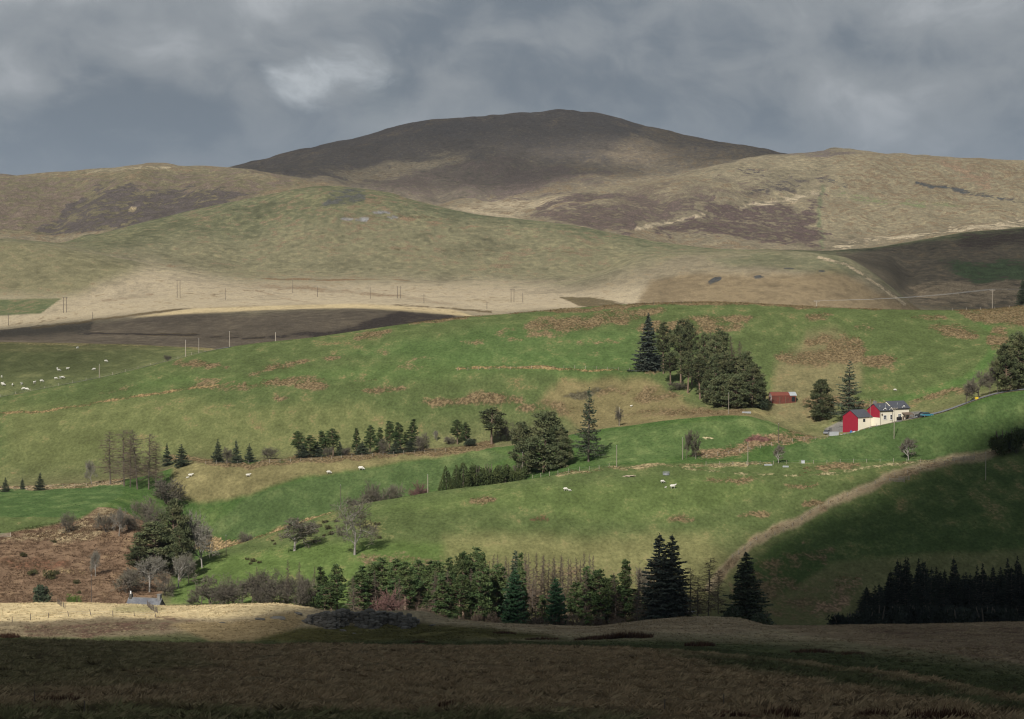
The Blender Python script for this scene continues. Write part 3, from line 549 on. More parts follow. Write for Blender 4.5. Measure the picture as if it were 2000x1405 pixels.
past_ = ((SEGB > 7) & (SEGB < 20.5))[..., None]; B = np.where(past_, B * 0.95, B)
TUFTC = B.copy()
gap_shade_ = (1 - 0.42 * (SEGB < 4.4))[..., None]; B = B * gap_shade_        # shade between the near moor's tussocks, painted into the ground colour
def ground_material():
    m = bpy.data.materials.new('ground_cover'); m.use_nodes = True; t = NT(m.node_tree); t.n.clear()
    pos = t.add('ShaderNodeNewGeometry').outputs['Position']
    ca = t.add('ShaderNodeAttribute', attribute_name='cover'); pa = t.add('ShaderNodeAttribute', attribute_name='patch')
    tru = pos; pos = t.vmath('MULTIPLY', pos, (1.0, 0.42, 1.0))   # growth drawn out down the slopes
    far = t.ramp(t.vmath('LENGTH', tru), 1300.0, 3000.0)      # coarser growth counts on the big hills
    n1 = t.noise(pos, 1.1, 3.0, 0.6); n2 = t.noise(pos, 0.16, 5.0, 0.62); n3 = t.noise(pos, 0.022, 6.0, 0.6); n4 = t.noise(pos, 0.0045, 6.0, 0.62, 0.4)
    n3 = t.add('ShaderNodeMix', i_0=far, i_2=n3, i_3=t.math('MULTIPLY_ADD', n3, 0.5, t.math('MULTIPLY', n4, 0.5))).outputs[0]
    brk = t.math('ADD', t.math('MULTIPLY', n2, 0.65), t.math('MULTIPLY', n3, 0.35))
    brk = t.math('ADD', brk, t.math('MULTIPLY', t.math('SUBTRACT', n1, 0.5), 0.25))
    mot = t.noise(t.vmath('MULTIPLY', pos, (1.0, 1.5, 1.0)), 0.075, 7.0, 0.68); brk = t.add('ShaderNodeMix', i_0=far, i_2=brk, i_3=t.math('MULTIPLY_ADD', mot, 0.7, t.math('MULTIPLY', n4, 0.3))).outputs[0]
    wgt = pa.outputs['Alpha']
    fac = t.ramp(t.math('ADD', wgt, t.math('MULTIPLY', t.math('SUBTRACT', brk, 0.5), t.math('MULTIPLY_ADD', far, 3.0, 3.8))), 0.30, 0.82)
    fac = t.math('MULTIPLY', fac, t.ramp(wgt, 0.02, 0.15))
    base = ca.outputs['Color']
    # tussocky drift: paler dead blades and darker hollows everywhere
    dead = t.mix(0.55, base, (0.26, 0.21, 0.10)); dead = t.mix(0.5, dead, t.vmath('SCALE', base, 1.5))
    base = t.mix(t.math('MULTIPLY', t.ramp(t.math('ADD', t.math('MULTIPLY', n2, 0.6), t.math('MULTIPLY', n3, 0.4)), 0.47, 0.66), t.math('MULTIPLY_ADD', far, 0.35, 0.55)), base, dead)
    base = t.mix(t.math('MULTIPLY', t.ramp(n3, 0.50, 0.38), t.math('MULTIPLY_ADD', far, 0.35, 0.34)), base, t.vmath('SCALE', base, 0.66))
    over = t.mix(t.ramp(n1, 0.40, 0.62), t.vmath('SCALE', pa.outputs['Color'], 0.72), t.vmath('SCALE', pa.outputs['Color'], 1.18))
    col = t.mix(fac, base, over)
    speck = t.math('MULTIPLY_ADD', n1, 1.3, 0.35)
    speck2 = t.math('MULTIPLY_ADD', n2, 1.0, 0.5)
    col = t.vmath('SCALE', col, t.math('MULTIPLY', speck, speck2))
    col = t.vmath('SCALE', col, t.math('MULTIPLY_ADD', t.math('MULTIPLY', t.math('SUBTRACT', mot, 0.5), far), 2.3, 1.0))
    hgt = t.math('ADD', t.math('MULTIPLY', n1, 0.16), t.math('MULTIPLY', n2, 0.55))
    hgt = t.math('ADD', hgt, t.math('MULTIPLY', fac, 0.35))
    hgt = t.math('ADD', hgt, t.math('MULTIPLY', t.math('ADD', n3, t.math('MULTIPLY', mot, 0.5)), t.math('MULTIPLY', far, 9.0)))
    b = t.add('ShaderNodeBump', i_Strength=0.85, i_Distance=1.0, i_Height=hgt)
    p = t.add('ShaderNodeBsdfDiffuse', i_Roughness=0.6); t.set(p.inputs[0], col); t.l.new(b.outputs[0], p.inputs['Normal'])
    o = t.add('ShaderNodeOutputMaterial'); t.l.new(p.outputs[0], o.inputs[0])
    return m
M_GROUND = ground_material()
def ground_piece(name, k0, k1, label, cat='ground'):
    r0 = int(np.searchsorted(SEG, k0 - 1e-6)); r1 = int(np.searchsorted(SEG, k1 - 1e-6)) + 1
    n = r1 - r0
    V = np.stack([XG[r0:r1], YG[r0:r1], ZG[r0:r1]], -1).reshape(-1, 3)
    a = (np.arange(n - 1)[:, None] * NC + np.arange(NC - 1)[None, :]).ravel()
    F = np.stack([a, a + 1, a + NC + 1, a + NC], -1)
    me = mesh_np(name, V, F, M_GROUND, True)
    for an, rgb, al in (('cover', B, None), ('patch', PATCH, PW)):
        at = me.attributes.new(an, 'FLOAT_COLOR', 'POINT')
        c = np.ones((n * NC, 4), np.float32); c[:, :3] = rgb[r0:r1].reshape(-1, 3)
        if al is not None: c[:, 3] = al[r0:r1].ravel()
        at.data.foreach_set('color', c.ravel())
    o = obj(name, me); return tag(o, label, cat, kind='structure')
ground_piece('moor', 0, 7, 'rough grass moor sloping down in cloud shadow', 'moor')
ground_piece('pasture', 7, 18, 'green sheep pasture hillside with bracken patches', 'pasture')
ground_piece('valley', 18, 26, 'valley of pale moor grass below the knoll', 'valley')
ground_piece('grassy_knoll', 26, 29, 'rounded olive knoll with grey scree near its top', 'hill')
ground_piece('hills', 29, 32, 'brown heather hill and pale grassy hill below the mountain', 'hill')
ground_piece('mountain', 32, 35, 'broad dark mountain on the skyline', 'mountain')
ground_piece('distant_hill', 35, 37, 'distant blue hill on the skyline', 'hill')
# the hillside under and behind the camera
gx = np.linspace(-420, 420, 41); gy = np.linspace(-700, 57, 40)
GX, GY = np.meshgrid(gx, gy)
zl = np.interp(GY, [-700, -30, 0, 57], [95, 6, -1.7, -14.4]); zl = zl + (fbm(GX / 14, GY / 22, 3, 5) - 0.5) * 0.6 - 0.25
nb = len(gx); a = (np.arange(len(gy) - 1)[:, None] * nb + np.arange(nb - 1)[None, :]).ravel()
hm = mesh_np('hillside', np.stack([GX, GY, zl], -1).reshape(-1, 3), np.stack([a, a + 1, a + nb + 1, a + nb], -1), mat('moor_turf', FGB, 0.95, 0.4, 0.5), True)
tag(obj('hillside', hm), 'rough grass hillside under the viewpoint', 'hillside', kind='structure')

# ------------------------------------------------------------------ air
hb = np.array([(x, y, z) for x in (-3900, 3900) for y in (-720, 12700) for z in (-112, 330)], float)
hf = np.array([(0, 1, 3, 2), (4, 6, 7, 5), (0, 4, 5, 1), (2, 3, 7, 6), (0, 2, 6, 4), (1, 5, 7, 3)])
hmat = bpy.data.materials.new('haze_air'); hmat.use_nodes = True; t = NT(hmat.node_tree); t.n.clear()
pv = t.add('ShaderNodeVolumePrincipled'); pv.inputs['Color'].default_value = (0.80, 0.88, 1.0, 1); pv.inputs['Density'].default_value = HAZE_DENSITY; pv.inputs['Anisotropy'].default_value = 0.0
oo = t.add('ShaderNodeOutputMaterial'); t.l.new(pv.outputs[0], oo.inputs['Volume'])
tag(obj('haze', mesh_np('haze', hb, hf, hmat)), 'thin blue haze over the hills', 'haze', kind='stuff')

# ------------------------------------------------------------------ clouds out of view, shaped to cast shade on the land
cmat = bpy.data.materials.new('cloud_vapour'); cmat.use_nodes = True; t = NT(cmat.node_tree); t.n.clear()
pv = t.add('ShaderNodeVolumePrincipled'); pv.inputs['Color'].default_value = (0.97, 0.97, 0.97, 1); pv.inputs['Density'].default_value = 0.12; pv.inputs['Anisotropy'].default_value = 0.3
oo = t.add('ShaderNodeOutputMaterial'); t.l.new(pv.outputs[0], oo.inputs['Volume'])
def shade_cloud(pts, alt, soft, thick, label, z0, n=70, seed=1, rag=1.0):
    thick = thick * 0.25
    """a flat-bottomed bank of vapour shaped so its shadow falls on the ground points pts; tapers to nothing over `soft` metres"""
    sh = SUN_DIR * ((alt - z0) / SUN_DIR.z)
    poly = [(p.x + sh.x - SUN_DIR.x / SUN_DIR.z * (p.z - z0), p.y + sh.y - SUN_DIR.y / SUN_DIR.z * (p.z - z0)) for p in pts]
    xs = [p[0] for p in poly]; ys = [p[1] for p in poly]
    gx = np.linspace(min(xs) - soft, max(xs) + soft, n); gy = np.linspace(min(ys) - soft, max(ys) + soft, n)
    X, Y = np.meshgrid(gx, gy)
    wx = (fbm(X / soft / 1.5, Y / soft / 1.5, 3, seed) - 0.5) * soft * rag; 
    d = poly_sd(X, Y, poly) + wx * 1.2
    tk = thick * sstep(d, -soft * 0.5, soft * 0.7) * (0.65 + 0.7 * fbm(X / soft / 2, Y / soft / 2, 3, seed + 5))
    tk[0] = tk[-1] = 0; tk[:, 0] = tk[:, -1] = 0; tk[tk < 0.02 * thick] = 0
    on = tk > 0
    N = n * n; idx = np.arange(N).reshape(n, n)
    top = np.stack([X, Y, alt + 0.75 * tk], -1).reshape(-1, 3); bot = np.stack([X, Y, alt - 0.25 * tk], -1).reshape(-1, 3)
    ib = np.where(on.ravel(), np.arange(N) + N, np.arange(N)).reshape(n, n)
    cell = on[:-1, :-1] | on[1:, :-1] | on[:-1, 1:] | on[1:, 1:]
    def faces(ix, flip):
        f = np.stack([ix[:-1, :-1][cell], ix[:-1, 1:][cell], ix[1:, 1:][cell], ix[1:, :-1][cell]], -1)
        return f[:, ::-1] if flip else f
    F = np.concatenate([faces(idx, False), faces(ib, True)])
    V = np.concatenate([top, bot]); used = np.unique(F); rem = np.full(len(V), -1); rem[used] = np.arange(len(used))
    o = obj('cloud', mesh_np('cloud', V[used], rem[F], cmat, True))
    return tag(o, label, 'cloud', 'unseen clouds shaped to shade the land', 'structure')
def gp(lst): return [ground(x, D) for x, D in lst]
def gh(lst, k0=0, k1=99): return [spot(x, y, k0, k1) for x, y in lst]
shade_cloud(gp([(-880, 60), (-880, 425), (0, 432), (330, 440), (500, 452), (600, 490), (690, 575), (1000, 620), (1320, 640), (1450, 685), (1600, 742), (1800, 788), (1930, 808), (2060, 818), (2880, 890), (2880, 60)]),
           560, 60, 190, 'dark cloud bank out of view, shaped to shade the foreground moor', -85, 110, 3, 0.6)
shade_cloud(gh([(1700, 878), (1800, 862), (1900, 850), (2000, 838), (2100, 846), (2100, 872), (1900, 884), (1740, 892)], 10, 13.4), 700, 22, 16, 'thin cloud wisp out of view, shaped to streak the farm field', -65, 40, 8)
shade_cloud(gp([(-880, 1385), (430, 1385), (960, 1400), (960, 1690), (800, 1735), (500, 1725), (320, 1705), (160, 1740), (60, 1800), (-880, 1840)]),
           760, 60, 22, 'grey cloud out of view, shaped to shade the valley moor', -60, 70, 13)
shade_cloud(gp([(-880, 1140), (100, 1150), (330, 1210), (420, 1300), (380, 1350), (-880, 1350)]), 1000, 80, 14, 'thin cloud out of view, shaped to dim the sheep meadow', -60, 40, 17)
shade_cloud([ground(x, D) for x, D in ((1640, 2330), (1720, 2300), (1790, 2150), (1850, 1700), (2880, 1700), (2880, 3050), (2000, 2960), (1900, 2870), (1800, 2780), (1700, 2720), (1620, 2700))],
           1000, 130, 36, 'grey cloud out of view, shaped to shade the side valley', -40, 70, 23)
shade_cloud([ground(x, D) for x, D in ((250, 4250), (480, 4050), (600, 4200), (700, 4420), (800, 4560), (900, 4450), (1000, 4330), (1120, 4420), (1180, 4900), (1270, 5020), (1320, 4650), (1420, 4480), (1560, 4600), (1700, 4900), (1800, 6200), (250, 6200))],
           1300, 380, 27, 'broad cloud out of view, shaped to shade the mountain', 100, 90, 29, 0.9)
# ------------------------------------------------------------------ trees
def tube(V, F, pts, rad, sides=4):
    """tapered tube through points, appended to vertex and quad lists"""
    pts = [Vector(p) for p in pts]; n0 = len(V)
    for i, p in enumerate(pts):
        d = (pts[min(i + 1, len(pts) - 1)] - pts[max(i - 1, 0)]).normalized()
        a = d.orthogonal().normalized(); b = d.cross(a)
        for s in range(sides):
            q = 2 * math.pi * s / sides; V.append(tuple(p + (a * math.cos(q) + b * math.sin(q)) * rad[i]))
    for i in range(len(pts) - 1):
        for s in range(sides):
            a0 = n0 + i * sides + s; a1 = n0 + i * sides + (s + 1) % sides
            F.append((a0, a1, a1 + sides, a0 + sides))
def tufts(rng, P, D, L, Wd, jit=0.5):
    """leaf-sized kite faces: positions P, main directions D (n,3), length L, width Wd (arrays)"""
    n = len(P); D = D + rng.normal(0, jit, (n, 3)); D /= np.linalg.norm(D, axis=1)[:, None] + 1e-9
    r = rng.normal(0, 1, (n, 3)); S = np.cross(D, r); S /= np.linalg.norm(S, axis=1)[:, None] + 1e-9
    a = P - D * L[:, None] * 0.35; c = P + D * L[:, None] * 0.65; b = P + S * Wd[:, None] * 0.5; e = P - S * Wd[:, None] * 0.5
    V = np.stack([a, b, c, e], 1).reshape(-1, 3); F = np.arange(4 * n).reshape(-1, 4)
    return V, F
BARK = mat('bark_grey', (0.12, 0.10, 0.08), 0.95, 0.35, 2.0, rnd=0.15)
PALEBARK = mat('bark_pale', (0.30, 0.28, 0.25), 0.9, 0.3, 2.0, rnd=0.15)
PINEBARK = mat('bark_pine', (0.20, 0.145, 0.105), 0.95, 0.35, 1.5, rnd=0.15)
M_SPRUCE = mat('needles_spruce', (0.060, 0.080, 0.050), 0.75, 0.45, 0.9, spec=0.08, rnd=0.22, tint=(0.085, 0.102, 0.060))
M_BLUE = mat('needles_blue_spruce', (0.055, 0.072, 0.060), 0.75, 0.4, 0.9, spec=0.08, rnd=0.15, tint=(0.072, 0.085, 0.066))
M_PINE = mat('needles_pine', (0.080, 0.098, 0.048), 0.75, 0.5, 0.7, spec=0.08, rnd=0.25, tint=(0.118, 0.122, 0.060))
M_YOUNG = mat('needles_young_pine', (0.060, 0.098, 0.038), 0.8, 0.5, 0.7, rnd=0.3, spec=0.08, tint=(0.092, 0.118, 0.046))
M_EMERALD = mat('needles_fresh_green', (0.030, 0.072, 0.036), 0.75, 0.45, 0.9, spec=0.08, rnd=0.1, tint=(0.042, 0.09, 0.04))
M_HEDGE = mat('foliage_cypress', (0.058, 0.078, 0.030), 0.8, 0.5, 0.8, spec=0.08, rnd=0.2, tint=(0.075, 0.092, 0.034))
M_GORSE = mat('foliage_gorse', (0.060, 0.062, 0.028), 0.85, 0.5, 1.5, rnd=0.25, tint=(0.09, 0.085, 0.035))
M_LIME = mat('foliage_fresh_shrub', (0.10, 0.15, 0.035), 0.8, 0.4, 1.5)
M_LARCH = mat('twigs_larch', (0.150, 0.112, 0.082), 0.9, 0.35, 0.8, rnd=0.2, tint=(0.12, 0.09, 0.065))
M_TWIG = mat('twigs_grey', (0.125, 0.110, 0.088), 0.9, 0.35, 0.8, rnd=0.25, tint=(0.135, 0.125, 0.085))
M_PALETWIG = mat('twigs_pale', (0.19, 0.178, 0.145), 0.9, 0.3, 0.8, rnd=0.1)
M_RUSSET = mat('twigs_russet', (0.15, 0.085, 0.075), 0.9, 0.3, 0.8)

M_SHADED = mat('needles_painted_shade', (0.028, 0.036, 0.028), 0.8, 0.4, 0.9, rnd=0.25, spec=0.05)  # plantation shade painted into the colour of its spruces and scrub
PROTO = {}
def conifer(seed, H, rb, whorls, per, droop, start, tl, dens, gap=0.0, tip=0.9, up=0.15, two=False):
    rng = np.random.default_rng(seed); V, F = [], []
    P, D, L = [], [], []
    stems = [(0.0, 0.0, 1.0)] if not two else [(-0.055 * H, 0, 1.0), (0.055 * H, 0.3, 0.985)]
    for sx, sy, hs in stems:
        Hs = H * hs
        tube(V, F, [(sx * 0.4, sy * 0.4, -0.4), (sx, sy, Hs * 0.35), (sx, sy, Hs * 0.75), (sx, sy, Hs * 0.99)], [0.022 * Hs, 0.016 * Hs, 0.008 * Hs, 0.001 * Hs], 6)
        for wv in range(whorls):
            t = (wv + rng.uniform(-0.3, 0.3)) / whorls; t = min(max(t, 0), 0.985)
            z = Hs * (start + (1 - start) * t)
            r = rb * (1 - t) ** tip * (0.72 + 0.45 * rng.random()) * (0.75 + 0.25 * min(1, (t + 0.12) * 5)) + 0.02 * Hs * (1 - t)
            nb = max(4, int(per * (1 - 0.45 * t)))
            for b in range(nb):
                if rng.random() < gap: continue
                a = 2 * math.pi * (b + rng.random()) / nb; rl = r * (0.7 + 0.5 * rng.random())
                dr = droop * (1 - t * 0.9); pts = []; zb = z + rng.uniform(-0.8, 0.8) * Hs / whorls
                for q in (0, 0.35, 0.7, 1.0):
                    pts.append((sx + math.cos(a) * rl * q, sy + math.sin(a) * rl * q, zb - dr * rl * q * (1.2 - 0.5 * q) + up * rl * q * q))
                pa = np.array(pts)
                if rl > 0.07 * H: tube(V, F, pts, [0.0035 * H, 0.0026 * H, 0.0018 * H, 0.0008 * H], 3)
                n = max(3, int(dens * rl))
                q = rng.random(n) ** 0.75; i = np.minimum((q * 3).astype(int), 2); f = q * 3 - i
                pp = pa[i] * (1 - f)[:, None] + pa[i + 1] * f[:, None]
                side = np.array([-math.sin(a), math.cos(a), 0]); wd = 0.28 * rl * (1 - 0.7 * q) + 0.12
                off_ = rng.uniform(-1, 1, n) * wd
                pp = pp + side * off_[:, None]; pp[:, 2] -= np.abs(off_) * 0.35 + rng.random(n) * 0.25 * tl
                dd = np.array([math.cos(a), math.sin(a), -0.35]) * 0.8 + side * np.sign(off_)[:, None] * 0.7
                P.append(pp); D.append(dd); L.append(np.full(n, tl) * rng.uniform(0.7, 1.3, n))
        n = 24; P.append(np.stack([np.full(n, sx), np.full(n, sy), Hs * np.linspace(0.86, 1.0, n)], -1)); D.append(rng.normal(0, 1, (n, 3)) + np.array([0, 0, 0.8])); L.append(np.full(n, tl * 0.7))
    P = np.concatenate(P); D = np.concatenate(D); L = np.concatenate(L)
    LV, LF = tufts(rng, P, D, L, L * 0.5, 0.45)
    return (np.array(V), np.array(F)), (LV, LF)
def pine(seed, H, crown, spread, clumps, bare, tl=0.5, dens=150, limbs=True, cr=1.0):
    """trunk with upturned limbs and separate needle masses; bare = height share without needles"""
    rng = np.random.default_rng(seed); V, F = [], []; P, D = [], []
    lean = rng.uniform(-0.05, 0.05, 2) * H
    def tr(t): return np.array([lean[0] * t * t, lean[1] * t * t, H * t])
    tube(V, F, [tuple(tr(t) if t > 0 else np.array([0, 0, -0.4])) for t in (0, 0.3, 0.6, 0.97)], [0.02 * H, 0.016 * H, 0.012 * H, 0.004 * H], 6)
    for c in range(clumps):
        t = bare + (1 - bare) * (c + rng.random() * 0.8) / clumps; t = min(t, 0.99)
        prof = math.sin(math.pi * min(0.97, 0.18 + 0.80 * (t - bare) / (1 - bare))) ** 0.7 if crown == 'round' else (1 - (t - bare) / (1 - bare)) ** 0.8 + 0.12
        a = c * 2.4 + rng.uniform(-0.6, 0.6); rr = spread * prof * rng.uniform(0.35, 1.0)
        ctr = tr(t) + np.array([math.cos(a) * rr, math.sin(a) * rr, rng.uniform(-0.02, 0.03) * H])
        if limbs and rr > 0.2 * spread:
            s0 = tr(max(0.05, t - 0.07)); tube(V, F, [tuple(s0), tuple((s0 + ctr) / 2 + np.array([0, 0, -0.01 * H])), tuple(ctr)], [0.007 * H, 0.005 * H, 0.002 * H], 3)
        R_ = cr * spread * rng.uniform(0.22, 0.5) * (0.6 + 0.5 * prof); n = int(dens * (R_ / (0.36 * spread * cr)) ** 2)
        q = rng.normal(0, 1, (n, 3)); q /= np.linalg.norm(q, axis=1)[:, None]; q *= (rng.random(n) ** 0.45)[:, None] * R_ * np.array([1.15, 1.15, 0.72])
        q[:, 2] = np.where(q[:, 2] < 0, q[:, 2] * 0.55, q[:, 2])
        P.append(ctr + q); D.append(q / R_ + np.array([0, 0, 0.55]))
    for z in np.linspace(0.12, bare, 5):                      # dead snags on the bare trunk
        a = rng.uniform(0, 6.28); l = spread * 0.35; b0 = tr(z); tube(V, F, [tuple(b0), tuple(b0 + np.array([math.cos(a) * l, math.sin(a) * l, 0.1 * l]))], [0.004 * H, 0.001 * H], 3)
    P = np.concatenate(P); D = np.concatenate(D); n = len(P); L = tl * rng.uniform(0.7, 1.35, n)
    LV, LF = tufts(rng, P, D, L, L * 0.55, 0.5)
    return (np.array(V), np.array(F)), (LV, LF)
def ribbons(rng, A, Bp, wd):
    """thin flat twigs from A to B, each a slim triangle"""
    d = Bp - A; r = rng.normal(0, 1, A.shape); s = np.cross(d, r); s /= np.linalg.norm(s, axis=1)[:, None] + 1e-9
    V = np.stack([A + s * wd[:, None] / 2, A - s * wd[:, None] / 2, Bp], 1).reshape(-1, 3)
    return V, np.arange(len(V)).reshape(-1, 3)
def larch(seed, H, rb, nbr, twigs=16, start=0.12, upt=0.12, wd=0.085):
    rng = np.random.default_rng(seed); V, F = [], []; A, Bq = [], []
    lean = rng.uniform(-0.03, 0.03, 2) * H
    tube(V, F, [(0, 0, -0.4), (lean[0] * 0.2, lean[1] * 0.2, H * 0.4), (lean[0] * 0.6, lean[1] * 0.6, H * 0.75), (lean[0], lean[1], H)], [0.016 * H, 0.011 * H, 0.006 * H, 0.001 * H], 5)
    for b in range(nbr):
        t = (b + rng.random()) / nbr; z = H * (start + (0.98 - start) * t); a = rng.uniform(0, 6.283)
        rl = rb * ((1 - t) ** 0.6 if rb < 4 else 0.3 + 0.7 * (1 - t) ** 0.45) * rng.uniform(0.5, 1.15); o = np.array([lean[0] * (z / H) ** 2, lean[1] * (z / H) ** 2, z])
        e = np.array([math.cos(a), math.sin(a), 0.0]); dip = rng.uniform(-0.25, 0.1)
        p = [o, o + e * rl * 0.5 + np.array([0, 0, dip * rl * 0.5]), o + e * rl + np.array([0, 0, (dip + upt) * rl])]
        tube(V, F, [tuple(q) for q in p], [0.0042 * H, 0.003 * H, 0.0012 * H], 3)
        n = max(4, int(twigs * rl / rb)); q = rng.random(n); i = (q * 2).astype(int).clip(0, 1); f = q * 2 - i; pa = np.array(p)
        s0 = pa[i] * (1 - f)[:, None] + pa[i + 1] * f[:, None]
        l = rng.uniform(0.25, 0.55, n) * rl * (1.1 - 0.6 * q) + 0.25
        A.append(s0); Bq.append(s0 + (e * 0.7 + rng.normal(0, 0.55, (n, 3)) + np.array([0, 0, 0.1])) * l[:, None])
    A = np.concatenate(A); Bq = np.concatenate(Bq)
    LV, LF = ribbons(rng, A, Bq, np.full(len(A), wd))
    return (np.array(V), np.array(F)), (LV, LF)
def bare_tree(seed, H, spread, trunk=0.25, levels=5, lean=0.0, stems=1, wd=0.045, thick=0.02, kids=3, windy=0.0):
    """leafless broadleaf: forking limbs, last two orders as fine twigs"""
    rng = np.random.default_rng(seed); V, F = [], []; A, Bq, Wq = [], [], []
    def grow(p, d, l, r, lv):
        bend = rng.normal(0, 0.16, 3); e1 = p + d * l * 0.5 + bend * l * 0.2; e2 = e1 + (d + bend * 0.6) * l * 0.5
        if lv >= 2: tube(V, F, [tuple(p), tuple(e1), tuple(e2)], [r, r * 0.82, r * 0.62], 4 if lv > 3 else 3)
        else:
            A.append(p); Bq.append(e2); Wq.append(max(wd, r))
        if lv == 0: return
        for k in range(kids + (1 if lv > 1 else 0)):
            nd = d * 0.75 + rng.normal(0, 0.62, 3) * np.array([spread, spread, 0.8]) + np.array([windy, 0, 0.18]); nd /= np.linalg.norm(nd)
            s = e2 if k == 0 else (e1 if rng.random() < 0.5 else e1 * 0.4 + e2 * 0.6)
            grow(s, nd, l * rng.uniform(0.58, 0.82), r * (0.62 if k == 0 else 0.5), lv - 1)
    for s in range(stems):
        a = rng.uniform(0, 6.28); tilt = 0.45 if stems > 1 else 0.04
        d = np.array([math.cos(a) * tilt + lean, math.sin(a) * tilt, 1.0]); d /= np.linalg.norm(d)
        grow(np.array([0.15 * math.cos(a) * (stems > 1), 0.15 * math.sin(a) * (stems > 1), -0.2]), d, H * trunk * rng.uniform(0.85, 1.1), H * thick / (1 if stems == 1 else 1.8), levels)
    A = np.array(A); Bq = np.array(Bq); Wq = np.array(Wq); m = max(Bq[:, 2].max(), 0.1)
    LV, LF = ribbons(rng, A, Bq, Wq)
    k = H / m; V = np.array(V) * k; LV = LV * k
    return (V, np.array(F)), (LV, LF)
def bush(seed, H, rx, n=900, tl=0.35, lumps=9):
    rng = np.random.default_rng(seed); V, F = [], []; P, D = [], []
    for s in range(4):
        a = rng.uniform(0, 6.28); tube(V, F, [(0, 0, -0.2), (math.cos(a) * rx * 0.25, math.sin(a) * rx * 0.25, H * 0.4), (math.cos(a) * rx * 0.45, math.sin(a) * rx * 0.45, H * 0.75)], [0.05 * H, 0.03 * H, 0.01 * H], 4)
    for c in range(lumps):
        a = rng.uniform(0, 6.28); rr = rx * math.sqrt(rng.random()) * 0.62; z = H * rng.uniform(0.22, 0.72) * (1 - 0.4 * rr / rx); R_ = min(rx, H) * rng.uniform(0.3, 0.5)
        k = n // lumps; q = rng.normal(0, 1, (k, 3)); q /= np.linalg.norm(q, axis=1)[:, None]; q *= (rng.random(k) ** 0.4)[:, None] * R_
        pp = np.array([math.cos(a) * rr, math.sin(a) * rr, z]) + q; pp[:, 2] = np.maximum(pp[:, 2], 0.02)
        P.append(pp); D.append(q / R_ + np.array([0, 0, 0.4]))
    P = np.concatenate(P); D = np.concatenate(D); L = tl * rng.uniform(0.7, 1.3, len(P))
    LV, LF = tufts(rng, P, D, L, L * 0.6, 0.5)
    return (np.array(V), np.array(F)), (LV, LF)
def conic_shrub(seed, H, rb, n=2600, tl=0.4):
    """dense cypress-like cone clothed to the ground"""
    rng = np.random.default_rng(seed); V, F = [], []
    tube(V, F, [(0, 0, -0.3), (0, 0, H * 0.5), (0, 0, H * 0.95)], [0.03 * H, 0.02 * H, 0.003 * H], 5)
    t = 1 - np.sqrt(rng.random(n)); a = rng.uniform(0, 6.28, n); lump = 0.8 + 0.3 * np.sin(a * 3 + t * 9 + seed) * rng.random(n)
    r = rb * np.minimum(1.0, (1 - t) * 1.25) ** 0.75 * lump * (0.72 + 0.28 * rng.random(n) ** 0.5)
    P = np.stack([np.cos(a) * r, np.sin(a) * r, 0.05 + t * H], -1); D = np.stack([np.cos(a), np.sin(a), np.full(n, 0.9)], -1)
    L = tl * rng.uniform(0.7, 1.4, n); LV, LF = tufts(rng, P, D, L, L * 0.55, 0.4)
    return (np.array(V), np.array(F)), (LV, LF)
def proto(kind, geo, H, bark, leaf):
    (tv, tf), (lv, lf) = geo
    PROTO.setdefault(kind, []).append((mesh_np('trunk', tv, tf, bark, True), mesh_np('crown', lv, lf, leaf), H, float(np.percentile(np.hypot(lv[:, 0], lv[:, 1]), 97))))
for s in range(3): proto('spruce', conifer(10 + s, 18, 4.2, 36, 11, 0.42, 0.03, 0.55, 16, tip=0.7), 18, BARK, M_SPRUCE)
for s in range(3): proto('shaded_spruce', conifer(15 + s, 18, 4.2, 32, 10, 0.38, 0.03, 0.6, 13, 0.1, tip=0.75), 18, BARK, M_SHADED)
for s in range(2): proto('sparse_spruce', conifer(20 + s, 20, 5.2, 26, 9, 0.30, 0.12, 0.62, 8, 0.22, 0.75), 20, BARK, M_SPRUCE)
proto('blue_spruce', conifer(30, 20, 4.6, 34, 11, 0.5, 0.05, 0.65, 13), 20, BARK, M_BLUE)
proto('twin_spruce', conifer(33, 21, 4.4, 40, 11, 0.4, 0.06, 0.6, 13, tip=0.72, two=True), 21, BARK, M_BLUE)
proto('emerald_spruce', conifer(35, 12, 3.4, 32, 13, 0.35, 0.01, 0.45, 22, tip=0.6), 12, BARK, M_EMERALD)
for s in range(2): proto('young_spruce', conifer(40 + s, 7, 2.0, 18, 10, 0.25, 0.02, 0.36, 22), 7, BARK, M_SPRUCE)
for s in range(8): proto('young_pine', pine(50 + s, 14, 'cone' if s % 3 == 0 else 'round', 2.5, (90, 62, 74)[s % 3], (0.14, 0.34, 0.22)[s % 3], 0.40, 58, cr=(0.62, 0.8, 0.72)[s % 3]), 14, PINEBARK, M_YOUNG)
for s in range(4): proto('pine', pine(60 + s, 16, 'round', 3.4, 44, 0.42, 0.46, 95, cr=0.75), 16, PINEBARK, M_PINE)
for s in range(3): proto('full_pine', pine(70 + s, 15, 'round', 4.6, 80, 0.06, 0.5, 110, cr=0.68), 15, PINEBARK, M_PINE)
for s in range(4): proto('larch', larch(80 + s, 15, 2.5, 110, 22, 0.10), 15, BARK, M_LARCH)
for s in range(2): proto('old_larch', larch(90 + s, 17, 4.8, 95, 20, 0.2, 0.02, 0.075), 17, BARK, M_LARCH)
for s in range(3): proto('bare', bare_tree(100 + s, 11, 1.3, 0.17, 5, thick=0.011, kids=4, wd=0.055), 11, BARK, M_TWIG)
for s in range(2): proto('pale_bare', bare_tree(110 + s, 12, 1.35, 0.17, 5, thick=0.012, kids=4, wd=0.048), 12, PALEBARK, M_PALETWIG)
